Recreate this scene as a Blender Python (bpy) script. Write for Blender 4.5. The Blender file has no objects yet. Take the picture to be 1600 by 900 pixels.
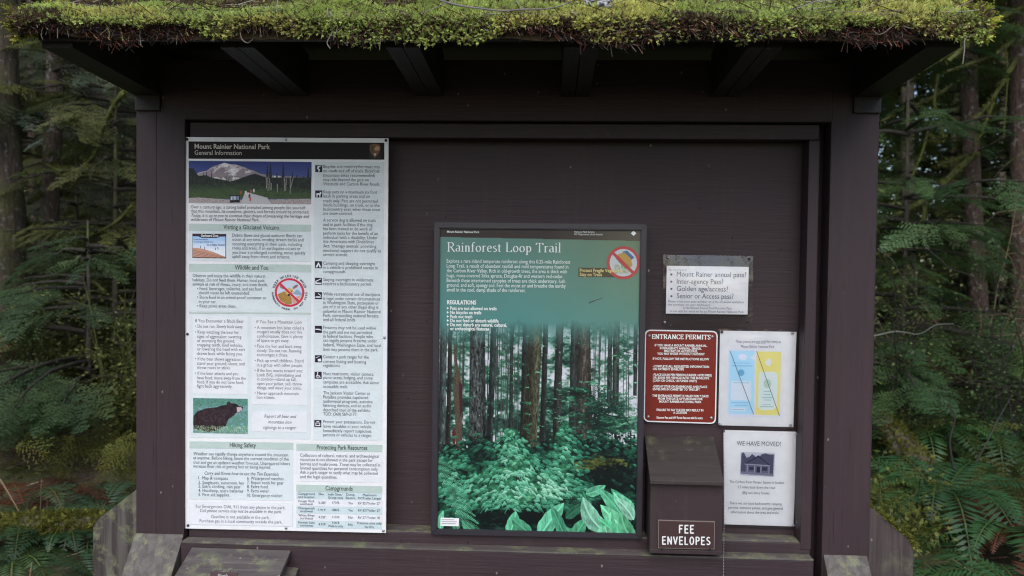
import bpy, bmesh, math, random
import numpy as np
from mathutils import Vector
random.seed(7); RNG = np.random.default_rng(11)
scene = bpy.context.scene
COL = scene.collection
R = math.radians

# ------------------------------------------------------------------ camera
FPX, CAMP = 1270.0, Vector((0.0, -2.42, 1.55))
YAW, PITCH, ROLL = math.atan(58 / FPX), R(1.48), 0.0122
_f = Vector((-math.sin(YAW) * math.cos(PITCH), math.cos(YAW) * math.cos(PITCH), -math.sin(PITCH)))
_r0 = Vector((math.cos(YAW), math.sin(YAW), 0)); _u0 = _r0.cross(_f)
CR = _r0 * math.cos(ROLL) + _u0 * math.sin(ROLL)
CU = _u0 * math.cos(ROLL) - _r0 * math.sin(ROLL)
CF = _f

def ray(px, py):
    return CF + CR * ((px - 800) / FPX) + CU * ((450 - py) / FPX)

def at(px, py, Y):
    """point of the plane y = Y on a sight line of the photograph"""
    d = ray(px, py)
    return CAMP + d * ((Y - CAMP.y) / d.y)

cam_d = bpy.data.cameras.new('camera'); cam = bpy.data.objects.new('camera', cam_d); COL.objects.link(cam)
from mathutils import Matrix
M = Matrix((CR, CU, -CF)).transposed().to_4x4(); M.translation = CAMP
cam.matrix_world = M
cam_d.sensor_width = 36; cam_d.lens = FPX / 1600 * 36; cam_d.clip_start = 0.05; cam_d.clip_end = 600
cam_d.dof.use_dof = True; cam_d.dof.focus_distance = 2.32; cam_d.dof.aperture_fstop = 3.6
scene.camera = cam

# ------------------------------------------------------------------ helpers
def wloc(o):
    v = Vector(o.location)
    while o.parent: o = o.parent; v += Vector(o.location)
    return v

def tag(o, label=None, cat=None, group=None, kind=None):
    if label: o['label'] = label
    if cat: o['category'] = cat
    if group: o['group'] = group
    if kind: o['kind'] = kind
    return o

def empty(name, loc, label, cat, group=None):
    o = bpy.data.objects.new(name, None); COL.objects.link(o); o.location = loc
    o.empty_display_size = 0.1
    return tag(o, label, cat, group)

def link(name, me, parent=None):
    o = bpy.data.objects.new(name, me); COL.objects.link(o)
    if parent: o.parent = parent
    return o

def npmesh(name, V, F, mats, parent=None, cols=None, smooth=False, midx=None):
    """V (n,3) world coordinates, F list of arrays (m,k)"""
    V = np.asarray(V, dtype=np.float32).copy()
    if parent is not None: V -= np.array(wloc(parent), dtype=np.float32)
    me = bpy.data.meshes.new(name)
    if isinstance(F, np.ndarray): F = [F]
    F = [np.asarray(f, dtype=np.int32) for f in F if len(f)]
    nl = sum(f.size for f in F); nf = sum(len(f) for f in F)
    me.vertices.add(len(V)); me.vertices.foreach_set('co', V.ravel())
    me.loops.add(nl); me.loops.foreach_set('vertex_index', np.concatenate([f.ravel() for f in F]))
    tot = np.concatenate([np.full(len(f), f.shape[1], dtype=np.int32) for f in F])
    st = np.concatenate([[0], np.cumsum(tot)[:-1]]).astype(np.int32)
    me.polygons.add(nf); me.polygons.foreach_set('loop_start', st)
    if smooth: me.polygons.foreach_set('use_smooth', np.ones(nf, dtype=bool))
    if midx is not None: me.polygons.foreach_set('material_index', np.asarray(midx, dtype=np.int32))
    if cols is not None:
        a = me.color_attributes.new('Col', 'FLOAT_COLOR', 'POINT')
        c = np.ones((len(V), 4), dtype=np.float32); c[:, :3] = cols
        a.data.foreach_set('color', c.ravel())
    me.update(calc_edges=True); me.validate()
    for m in (mats if isinstance(mats, (list, tuple)) else [mats]): me.materials.append(m)
    return link(name, me, parent)

def bmobj(name, bm, mat, parent=None, smooth=False):
    if parent is not None: bmesh.ops.translate(bm, verts=bm.verts, vec=-wloc(parent))
    me = bpy.data.meshes.new(name); bm.to_mesh(me); bm.free()
    for m in (mat if isinstance(mat, (list, tuple)) else [mat]): me.materials.append(m)
    if smooth:
        for p in me.polygons: p.use_smooth = True
    return link(name, me, parent)

def hexa(bm, P, bev=0.0):
    """eight corners: bottom ring then top ring"""
    v = [bm.verts.new(p) for p in P]
    fs = [bm.faces.new([v[i] for i in q]) for q in ((3, 2, 1, 0), (4, 5, 6, 7), (0, 1, 5, 4), (1, 2, 6, 5), (2, 3, 7, 6), (3, 0, 4, 7))]
    bmesh.ops.recalc_face_normals(bm, faces=fs)
    if bev:
        es = list({e for f in fs for e in f.edges})
        bmesh.ops.bevel(bm, geom=es, offset=bev, segments=2, affect='EDGES', profile=0.6)

def box(x0, x1, y0, y1, z0, z1):
    return [(x0, y0, z0), (x1, y0, z0), (x1, y1, z0), (x0, y1, z0), (x0, y0, z1), (x1, y0, z1), (x1, y1, z1), (x0, y1, z1)]

def boxobj(name, b, mat, parent=None, bev=0.003):
    bm = bmesh.new(); hexa(bm, b, bev); return bmobj(name, bm, mat, parent)

def prism(bm, pts, Y0, Y1, bev=0.0):
    """polygon of world (x,z) points, extruded from Y0 (front) to Y1"""
    a = [bm.verts.new((p[0], Y0, p[1])) for p in pts]; b = [bm.verts.new((p[0], Y1, p[1])) for p in pts]
    n = len(pts); fs = [bm.faces.new(a), bm.faces.new(b[::-1])]
    for i in range(n): fs.append(bm.faces.new((a[i], b[i], b[(i + 1) % n], a[(i + 1) % n])))
    bmesh.ops.recalc_face_normals(bm, faces=fs)
    if bev: bmesh.ops.bevel(bm, geom=list({e for f in fs for e in f.edges}), offset=bev, segments=2, affect='EDGES')

def slab_px(name, pxs, Yf, th, mat, parent, bev=0.0):
    """a board whose outline is given on the plane y = Yf, th metres thick behind it"""
    bm = bmesh.new(); prism(bm, [(at(x, y, Yf).x, at(x, y, Yf).z) for x, y in pxs], Yf, Yf + th, bev)
    return bmobj(name, bm, mat, parent)

def sheet(name, pxs, Y, mat, parent):
    bm = bmesh.new(); bm.faces.new([bm.verts.new(at(x, y, Y)) for x, y in pxs][::-1])
    bm.normal_update()
    for f in bm.faces:
        if f.normal.y > 0: f.normal_flip()
    return bmobj(name, bm, mat, parent)

def roundpx(c, r, n=5):
    out = []
    m = len(c)
    for i in range(m):
        p, a, b = np.array(c[i], float), np.array(c[i - 1], float), np.array(c[(i + 1) % m], float)
        da = (a - p) / np.linalg.norm(a - p); db = (b - p) / np.linalg.norm(b - p)
        for k in range(n + 1):
            t = k / n; q = p + da * r * (1 - t) ** 2 + db * r * t ** 2
            out.append(tuple(q))
    return out

def knob(name, c, r, h, mat, parent, seg=10):
    """small domed screw or pin head, axis towards -y"""
    bm = bmesh.new(); rings = []
    for rr, yy in ((1, 0), (1, .35), (.8, .75), (.45, 1)):
        rings.append([bm.verts.new((c[0] + math.cos(2 * math.pi * i / seg) * r * rr, c[1] - h * yy, c[2] + math.sin(2 * math.pi * i / seg) * r * rr)) for i in range(seg)])
    for A, B in zip(rings, rings[1:]):
        for i in range(seg): bm.faces.new((A[i], A[(i + 1) % seg], B[(i + 1) % seg], B[i]))
    bm.faces.new(rings[-1]); bmesh.ops.recalc_face_normals(bm, faces=bm.faces)
    return bmobj(name, bm, mat, parent, True)

# value noise
_P = RNG.random((64, 64, 64)).astype(np.float32)
def vnoise(x, y, z=0.0):
    x, y, z = np.broadcast_arrays(np.asarray(x, float), np.asarray(y, float), np.asarray(z, float))
    xi, yi, zi = np.floor(x).astype(int), np.floor(y).astype(int), np.floor(z).astype(int)
    fx, fy, fz = x - xi, y - yi, z - zi
    fx, fy, fz = (t * t * (3 - 2 * t) for t in (fx, fy, fz))
    g = lambda a, b, c: _P[(xi + a) % 64, (yi + b) % 64, (zi + c) % 64]
    L = lambda a, b, t: a + (b - a) * t
    return L(L(L(g(0, 0, 0), g(1, 0, 0), fx), L(g(0, 1, 0), g(1, 1, 0), fx), fy), L(L(g(0, 0, 1), g(1, 0, 1), fx), L(g(0, 1, 1), g(1, 1, 1), fx), fy), fz)
def fbm(x, y, z=0.0, o=4):
    s = 0; a = .5
    for i in range(o): s = s + a * vnoise(np.asarray(x) * 2 ** i + 7 * i, np.asarray(y) * 2 ** i, np.asarray(z) * 2 ** i); a *= .5
    return s

def lin(c):
    c = np.asarray(c, float) / 255
    return np.where(c <= .04045, c / 12.92, ((c + .055) / 1.055) ** 2.4)

def scatter(tpl, Rm, T, cm):
    """tpl=(V,F,C); Rm (k,3,3) T (k,3) cm (k,3) -> V,F,C"""
    V, F, C = tpl; k = len(T)
    VV = np.einsum('kij,nj->kni', Rm, V) + T[:, None, :]
    FF = F[None] + (np.arange(k) * len(V))[:, None, None]
    CC = C[None] * cm[:, None, :]
    return VV.reshape(-1, 3), FF.reshape(-1, F.shape[1]), CC.reshape(-1, 3)

def cat(parts):
    Vs, Fs, Cs, o = [], [], [], 0
    for V, F, C in parts:
        Vs.append(V); Fs.append(F + o); Cs.append(C); o += len(V)
    return np.concatenate(Vs), np.concatenate(Fs), np.concatenate(Cs)

def frame(d, up=None, roll=None):
    """(k,3) directions -> (k,3,3) with columns x=d, y=side, z=up"""
    d = d / np.linalg.norm(d, axis=1, keepdims=True)
    up = np.array([0, 0, 1.0]) if up is None else up
    s = np.cross(np.broadcast_to(up, d.shape), d); n = np.linalg.norm(s, axis=1, keepdims=True)
    s = np.where(n < 1e-3, np.array([1.0, 0, 0]), s / np.maximum(n, 1e-6)); u = np.cross(d, s)
    if roll is not None:
        c, q = np.cos(roll)[:, None], np.sin(roll)[:, None]
        s, u = s * c + u * q, u * c - s * q
    return np.stack([d, s, u], axis=2)

def tube(path, rad, seg=8, jit=0.0, seed=0, cap=True):
    """tapered tube along a path, returns V,F(quads)"""
    P = np.asarray(path, float); n = len(P); rad = np.broadcast_to(np.asarray(rad, float), (n,))
    D = np.gradient(P, axis=0); D /= np.maximum(np.linalg.norm(D, axis=1, keepdims=True), 1e-9)
    ref = np.array([0.13, 1, 0.07]) if abs(D[:, 1]).mean() < .8 else np.array([1, 0.1, 0.05])
    S = np.cross(D, ref); S /= np.linalg.norm(S, axis=1, keepdims=True); U = np.cross(S, D)
    a = np.arange(seg) * 2 * math.pi / seg
    rr = np.repeat(rad[:, None], seg, 1)
    if jit: rr = rr * (1 + jit * (np.random.default_rng(seed).random((n, seg)) - .5) * 2)
    V = P[:, None] + S[:, None] * (np.cos(a)[None, :, None] * rr[..., None]) + U[:, None] * (np.sin(a)[None, :, None] * rr[..., None])
    F = []
    i = np.arange(n - 1)[:, None] * seg; j = np.arange(seg)[None]
    F = np.stack([i + j, i + (j + 1) % seg, i + seg + (j + 1) % seg, i + seg + j], -1).reshape(-1, 4)
    return V.reshape(-1, 3), F

def smooth_path(pts, n):
    """Catmull-Rom through the points"""
    P = np.asarray(pts, float)
    P = np.vstack([2 * P[0] - P[1], P, 2 * P[-1] - P[-2]]); m = len(P) - 3
    out = []
    for t in np.linspace(0, m - 1e-6, n):
        i = int(t); f = t - i; a, b, c, d = P[i:i + 4]
        out.append(.5 * ((2 * b) + (c - a) * f + (2 * a - 5 * b + 4 * c - d) * f * f + (3 * b - a - 3 * c + d) * f ** 3))
    return np.array(out)

# ------------------------------------------------------------------ materials
def newmat(name):
    m = bpy.data.materials.new(name); m.use_nodes = True
    nt = m.node_tree; nt.nodes.clear()
    return m, nt.nodes, nt.links

def plain(name, col, rough=.5, metal=0.0, spec=.5):
    m, N, L = newmat(name)
    o = N.new('ShaderNodeOutputMaterial'); b = N.new('ShaderNodeBsdfPrincipled'); L.new(b.outputs[0], o.inputs[0])
    n = N.new('ShaderNodeTexNoise'); n.inputs['Scale'].default_value = 35; n.inputs['Detail'].default_value = 4
    g = N.new('ShaderNodeNewGeometry'); L.new(g.outputs['Position'], n.inputs['Vector'])
    x = N.new('ShaderNodeMix'); x.data_type = 'RGBA'; x.inputs[6].default_value = (*[c * .9 for c in col], 1); x.inputs[7].default_value = (*[min(1, c * 1.06) for c in col], 1)
    L.new(n.outputs[0], x.inputs[0]); L.new(x.outputs[2], b.inputs['Base Color'])
    b.inputs['Roughness'].default_value = rough; b.inputs['Metallic'].default_value = metal; b.inputs['Specular IOR Level'].default_value = spec
    return m

def attr_mat(name, rough=.6, spec=.3, trans=0.0, bump=0.0):
    m, N, L = newmat(name)
    o = N.new('ShaderNodeOutputMaterial'); b = N.new('ShaderNodeBsdfPrincipled')
    a = N.new('ShaderNodeAttribute'); a.attribute_name = 'Col'
    L.new(a.outputs['Color'], b.inputs['Base Color']); b.inputs['Roughness'].default_value = rough; b.inputs['Specular IOR Level'].default_value = spec
    if trans:
        t = N.new('ShaderNodeBsdfTranslucent'); L.new(a.outputs['Color'], t.inputs[0]); x = N.new('ShaderNodeMixShader'); x.inputs[0].default_value = trans
        L.new(b.outputs[0], x.inputs[1]); L.new(t.outputs[0], x.inputs[2]); L.new(x.outputs[0], o.inputs[0])
    else: L.new(b.outputs[0], o.inputs[0])
    if bump:
        n = N.new('ShaderNodeTexNoise'); n.inputs['Scale'].default_value = 45; n.inputs['Detail'].default_value = 6
        g = N.new('ShaderNodeNewGeometry'); L.new(g.outputs['Position'], n.inputs['Vector'])
        bu = N.new('ShaderNodeBump'); bu.inputs['Strength'].default_value = bump; bu.inputs['Distance'].default_value = .02
        L.new(n.outputs[0], bu.inputs['Height']); L.new(bu.outputs[0], b.inputs['Normal'])
    return m

def wood(name, col, axis='Z', moss=0.0, grey=0.0, chips=.55, rough=.55, lowmoss=0.0):
    """painted rough-sawn timber: grain along an axis, chipped specks, lichen patches"""
    m, N, L = newmat(name)
    o = N.new('ShaderNodeOutputMaterial'); b = N.new('ShaderNodeBsdfPrincipled'); L.new(b.outputs[0], o.inputs[0])
    g = N.new('ShaderNodeNewGeometry')
    def mapped(sx, sy, sz):
        k = N.new('ShaderNodeMapping'); k.inputs['Scale'].default_value = (sx, sy, sz); L.new(g.outputs['Position'], k.inputs['Vector']); return k.outputs[0]
    def noise(vec, sc, det=5, ro=.6):
        n = N.new('ShaderNodeTexNoise'); n.inputs['Scale'].default_value = sc; n.inputs['Detail'].default_value = det; n.inputs['Roughness'].default_value = ro
        L.new(vec, n.inputs['Vector']); return n.outputs[0]
    def ramp(v, p0, p1, c0=(0, 0, 0, 1), c1=(1, 1, 1, 1)):
        r = N.new('ShaderNodeValToRGB'); r.color_ramp.elements[0].position = p0; r.color_ramp.elements[1].position = p1
        r.color_ramp.elements[0].color = c0; r.color_ramp.elements[1].color = c1; L.new(v, r.inputs[0]); return r.outputs[0]
    def mix(f, a, c):
        x = N.new('ShaderNodeMix'); x.data_type = 'RGBA'; L.new(f, x.inputs[0])
        for s, v in ((6, a), (7, c)):
            if isinstance(v, tuple): x.inputs[s].default_value = (*v, 1)
            else: L.new(v, x.inputs[s])
        return x.outputs[2]
    def mul(a, k):
        q = N.new('ShaderNodeMath'); q.operation = 'MULTIPLY'; L.new(a, q.inputs[0])
        if isinstance(k, float): q.inputs[1].default_value = k
        else: L.new(k, q.inputs[1])
        return q.outputs[0]
    st = {'X': (1.2, 26, 26), 'Y': (26, 1.2, 26), 'Z': (26, 26, 1.2)}[axis]
    grain = noise(mapped(*st), 5, 6, .65)
    blot = noise(g.outputs['Position'], 2.3, 5)
    c = mix(ramp(grain, .3, .7), tuple(k * .88 for k in col), tuple(k * 1.12 for k in col))
    c = mix(mul(ramp(blot, .35, .75), .55), c, tuple(k * (1.25 if i else 1.45) for i, k in enumerate(col)))
    drip = noise(mapped(9, 9, .5), 3, 4); c = mix(mul(ramp(drip, .55, .75), .35), c, (.062, .043, .035))
    scuff = mul(ramp(noise(g.outputs['Position'], 9, 8, .75), .60, .70), ramp(blot, .45, .6)); c = mix(mul(scuff, .30), c, (.095, .075, .065))
    if grey:
        c = mix(mul(ramp(noise(mapped(*st), 2, 5), .42, .6), grey), c, (.125, .115, .105))
    crack = ramp(noise(mapped(*[v * .45 for v in st]), 9, 2, .4), .27, .305, (1, 1, 1, 1), (0, 0, 0, 1))
    c = mix(mul(crack, .42), c, (.008, .007, .007))
    if chips:
        vo = N.new('ShaderNodeTexVoronoi'); vo.inputs['Scale'].default_value = 30; L.new(mapped(1, 1, .6), vo.inputs['Vector'])
        spot = ramp(vo.outputs['Distance'], .045, .10, (1, 1, 1, 1), (0, 0, 0, 1))
        pick = N.new('ShaderNodeSeparateColor'); L.new(vo.outputs['Color'], pick.inputs[0])
        gt = N.new('ShaderNodeMath'); gt.operation = 'GREATER_THAN'; gt.inputs[1].default_value = .76; L.new(pick.outputs[0], gt.inputs[0])
        lt = N.new('ShaderNodeMath'); lt.operation = 'LESS_THAN'; lt.inputs[1].default_value = .09; L.new(pick.outputs[1], lt.inputs[0])
        c = mix(mul(mul(spot, gt.outputs[0]), chips), c, (.34, .30, .25)); c = mix(mul(mul(spot, lt.outputs[0]), .9), c, (.006, .006, .006))
    if moss:
        mk = mul(ramp(noise(g.outputs['Position'], 16, 8, .72), .5, .62), ramp(noise(g.outputs['Position'], 5, 3), .62 - moss * .3, .78 - moss * .3))
        mc = mix(noise(g.outputs['Position'], 60, 3), (.20, .20, .15), (.145, .165, .05))
        c = mix(mul(mk, .85), c, mc)
    L.new(c, b.inputs['Base Color']); b.inputs['Roughness'].default_value = rough; b.inputs['Specular IOR Level'].default_value = .3
    bu = N.new('ShaderNodeBump'); bu.inputs['Strength'].default_value = .35; bu.inputs['Distance'].default_value = .004
    L.new(grain, bu.inputs['Height']); L.new(bu.outputs[0], b.inputs['Normal'])
    return m

def bark(name, c0, c1, moss, mc=(.07, .085, .02), sc=1.0, lichen=.0):
    m, N, L = newmat(name)
    o = N.new('ShaderNodeOutputMaterial'); b = N.new('ShaderNodeBsdfPrincipled'); L.new(b.outputs[0], o.inputs[0])
    g = N.new('ShaderNodeNewGeometry'); k = N.new('ShaderNodeMapping'); k.inputs['Scale'].default_value = (14 * sc, 14 * sc, 3 * sc); L.new(g.outputs['Position'], k.inputs['Vector'])
    n = N.new('ShaderNodeTexNoise'); n.inputs['Scale'].default_value = 2; n.inputs['Detail'].default_value = 8; n.inputs['Roughness'].default_value = .7; L.new(k.outputs[0], n.inputs['Vector'])
    r = N.new('ShaderNodeValToRGB'); r.color_ramp.elements[0].position = .35; r.color_ramp.elements[1].position = .68
    r.color_ramp.elements[0].color = (*c0, 1); r.color_ramp.elements[1].color = (*c1, 1); L.new(n.outputs[0], r.inputs[0])
    n2 = N.new('ShaderNodeTexNoise'); n2.inputs['Scale'].default_value = 3.2; n2.inputs['Detail'].default_value = 7; n2.inputs['Roughness'].default_value = .7; L.new(g.outputs['Position'], n2.inputs['Vector'])
    r2 = N.new('ShaderNodeValToRGB'); r2.color_ramp.elements[0].position = .68 - moss * .4; r2.color_ramp.elements[1].position = .82 - moss * .4; L.new(n2.outputs[0], r2.inputs[0])
    x = N.new('ShaderNodeMix'); x.data_type = 'RGBA'; L.new(r2.outputs[0], x.inputs[0]); L.new(r.outputs[0], x.inputs[6]); x.inputs[7].default_value = (*mc, 1)
    out = x.outputs[2]
    if lichen:
        n3 = N.new('ShaderNodeTexNoise'); n3.inputs['Scale'].default_value = 22; n3.inputs['Detail'].default_value = 4; L.new(g.outputs['Position'], n3.inputs['Vector'])
        r3 = N.new('ShaderNodeValToRGB'); r3.color_ramp.elements[0].position = .58; r3.color_ramp.elements[1].position = .66; r3.color_ramp.elements[1].color = (lichen,) * 3 + (1,); L.new(n3.outputs[0], r3.inputs[0])
        y = N.new('ShaderNodeMix'); y.data_type = 'RGBA'; L.new(r3.outputs[0], y.inputs[0]); L.new(out, y.inputs[6]); y.inputs[7].default_value = (.24, .24, .22, 1); out = y.outputs[2]
    L.new(out, b.inputs['Base Color']); b.inputs['Roughness'].default_value = .85
    bu = N.new('ShaderNodeBump'); bu.inputs['Strength'].default_value = .9; bu.inputs['Distance'].default_value = .03; L.new(n.outputs[0], bu.inputs['Height']); L.new(bu.outputs[0], b.inputs['Normal'])
    return m

def clear_plastic(name, refl=.16, tint=(.9, .93, .95), bump=.25):
    m, N, L = newmat(name)
    o = N.new('ShaderNodeOutputMaterial'); t = N.new('ShaderNodeBsdfTransparent'); t.inputs[0].default_value = (*tint, 1)
    g = N.new('ShaderNodeBsdfGlossy'); g.inputs['Roughness'].default_value = .08
    fr = N.new('ShaderNodeFresnel'); fr.inputs[0].default_value = 1.5
    ad = N.new('ShaderNodeMath'); ad.operation = 'ADD'; ad.inputs[1].default_value = refl; L.new(fr.outputs[0], ad.inputs[0])
    x = N.new('ShaderNodeMixShader'); L.new(ad.outputs[0], x.inputs[0]); L.new(t.outputs[0], x.inputs[1]); L.new(g.outputs[0], x.inputs[2]); L.new(x.outputs[0], o.inputs[0])
    n = N.new('ShaderNodeTexNoise'); n.inputs['Scale'].default_value = 22; n.inputs['Detail'].default_value = 2
    p = N.new('ShaderNodeNewGeometry'); L.new(p.outputs['Position'], n.inputs['Vector'])
    bu = N.new('ShaderNodeBump'); bu.inputs['Strength'].default_value = bump; bu.inputs['Distance'].default_value = .02
    L.new(n.outputs[0], bu.inputs['Height']); L.new(bu.outputs[0], g.inputs['Normal'])
    return m

PAINT = (.038, .0245, .029)
W_V = wood('brown_paint_upright', PAINT, 'Z'); W_H = wood('brown_paint_level', PAINT, 'X'); W_P = wood('brown_paint_panel', (.038, .024, .0275), 'X', chips=.75)
W_CAP = wood('weathered_cap', (.062, .054, .052), 'Z', moss=1.05, grey=.6); W_WING = wood('weathered_wing', (.046, .038, .037), 'Z', moss=1.1, grey=.65)
W_WINGR = wood('worn_brown_wing', (.048, .035, .037), 'Z', moss=.2, grey=.25); W_LEDGE = wood('mossy_ledge', (.07, .06, .058), 'X', moss=.9, grey=.6)
W_LID = wood('weathered_lid', (.055, .047, .05), 'X', moss=.5, grey=.5, chips=.7); W_BOX = wood('box_paint', (.037, .025, .028), 'Z', chips=.3)
W_BLID = wood('box_lid_paint', (.034, .029, .027), 'X', moss=.34, grey=.06, chips=.3)
W_DARK = wood('shaded_soffit_paint', (.020, .018, .018), 'Y', chips=0); W_SHING = plain('wet_shingle', (.026, .023, .022), .6)  # timber colour taken near black to carry the shade under the roof
WHITE = plain('white_enamel', (.80, .80, .82), .35); PAPER = plain('white_paper', (.92, .92, .97), .7)
PRINT = attr_mat('printed_picture', .45, .25); INK = plain('dark_ink', (.045, .042, .055), .5); INKG = plain('grey_ink', (.055, .055, .075), .5)
HEAD = plain('header_black', (.014, .011, .012), .6, 0, .2); CREAM = plain('cream_ink', (.62, .56, .50), .5); WINK = plain('white_ink', (.82, .85, .83), .5)
SAGE = plain('sage_band', (.47, .575, .54), .4); PALE = plain('pale_blue_panel', (.66, .72, .75), .4); PALE2 = plain('pale_panel_white', (.745, .76, .80), .4); TABB = plain('table_row_blue', (.56, .67, .71), .4)
RED = plain('brick_red_enamel', (.185, .020, .011), .4, 0, .3); FRAME_M = plain('dark_frame_metal', (.028, .024, .032), .4)
SCREW = plain('steel_screw', (.42, .42, .45), .35, .8); SCREWD = plain('dark_screw', (.035, .03, .035), .45, .3); PIN = plain('rusty_pin', (.10, .05, .04), .5, .2)
YINK = plain('yellow_ink', (.68, .58, .22), .5); BANDB = plain('brown_caption', (.075, .055, .025), .5); PLAQ = plain('plaque_brown', (.05, .024, .026), .45)
PLASTIC = clear_plastic('clear_sleeve', .03, (.985, .985, .98), .07); PLASTIC2 = clear_plastic('clear_sleeve_flat', .015, (.99, .99, .99), .12)
LEAF = attr_mat('leaves', .45, .5, .42); GCOVER = attr_mat('ground_leaves', .8, .12, .3); MOSSM = attr_mat('moss', .8, .15, .42); NEEDLE = attr_mat('needle_litter', .7, .2)
# ------------------------------------------------------------------ lettering
_tc = bpy.data.curves.new('type', 'FONT'); _tc.resolution_u = 2; _to = bpy.data.objects.new('type', _tc); COL.objects.link(_to)
_cache = {}
def glyphs(s, bold=0.0):
    k = (s, bold)
    if k in _cache: return _cache[k]
    _tc.body = s; _tc.offset = bold; _tc.resolution_u = 2
    dg = bpy.context.evaluated_depsgraph_get(); dg.update()
    me = _to.evaluated_get(dg).to_mesh()
    V = np.zeros(len(me.vertices) * 3, dtype=np.float32); me.vertices.foreach_get('co', V); V = V.reshape(-1, 3)[:, :2].copy()
    F = [np.array(p.vertices[:]) for p in me.polygons]
    _to.evaluated_get(dg).to_mesh_clear()
    _cache[k] = (V, F); return _cache[k]

class Lettering:
    """letters of one sign gathered into one flat mesh on the sign's own plane"""
    def __init__(self, Y): self.Y = Y; self.V = []; self.F = {}; self.n = 0; self.k = 0
    def add(self, V, F):
        self.V.append(V)
        for f in F: self.F.setdefault(len(f), []).append(np.asarray(f) + self.n)
        self.n += len(V)
    def line(self, s, x0, x1, yb, em, slope=.011, bold=0.0, ital=0.0):
        V, F = glyphs(s, bold)
        if not len(V): return
        a, b = V[:, 0].min(), V[:, 0].max()
        O = np.array(at(x0, yb, self.Y)); X = np.array(at(x1, yb + slope * (x1 - x0), self.Y)) - O
        w = np.linalg.norm(X); xd = X / w; zd = np.array([-xd[2], 0, xd[0]]); m = w / max(x1 - x0, .1)
        u = (V[:, 0] - a) / max(b - a, 1e-6) * w; v = V[:, 1] * em * m
        self.add(O + (u + ital * v)[:, None] * xd + v[:, None] * zd, F)
    def poly(self, pxs):
        self.add(np.array([at(x, y, self.Y - 1e-5) for x, y in pxs]), [list(range(len(pxs)))])
    def strokes(self, text, x0, x1, yb, cap, slope, font, thick, thin, nib=.26, gap=.12):
        """letters drawn as nib strokes from the skeleton table"""
        segs = []; cx = 0.0
        for ch in text:
            if ch == ' ': cx += .32; continue
            w, st = font[ch]
            for p in st: segs.append(np.array(p, float) + [cx, 0])
            cx += w + gap
        cx -= gap
        O = np.array(at(x0, yb, self.Y)); X = np.array(at(x1, yb + slope * (x1 - x0), self.Y)) - O
        W = np.linalg.norm(X); xd = X / W; zd = np.array([-xd[2], 0, xd[0]]); kx = W / cx; kz = cap * W / (x1 - x0)
        for p in segs:
            self.k += 1
            d = np.gradient(p, axis=0) if len(p) > 2 else np.repeat(p[1:] - p[:1], 2, 0)
            d = d / np.maximum(np.linalg.norm(d, axis=1, keepdims=True), 1e-9); ang = np.arctan2(d[:, 1], d[:, 0])
            w = np.maximum(thin, thick * np.abs(np.sin(ang - nib))) / 2; nrm = np.stack([-d[:, 1], d[:, 0]], 1)
            A, B = p + nrm * w[:, None], p - nrm * w[:, None]
            q = np.concatenate([A, B]); n = len(p)
            P = O + (q[:, :1] * kx) * xd + (q[:, 1:] * kz) * zd; P[:, 1] -= 1e-5 * (self.k % 12)
            self.add(P, [[i, i + 1, n + i + 1, n + i] for i in range(n - 1)])
    def build(self, name, mat, parent):
        V = np.concatenate(self.V)
        o = npmesh(name, V, [np.array(f) for f in self.F.values()], mat, parent)
        return o

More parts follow.
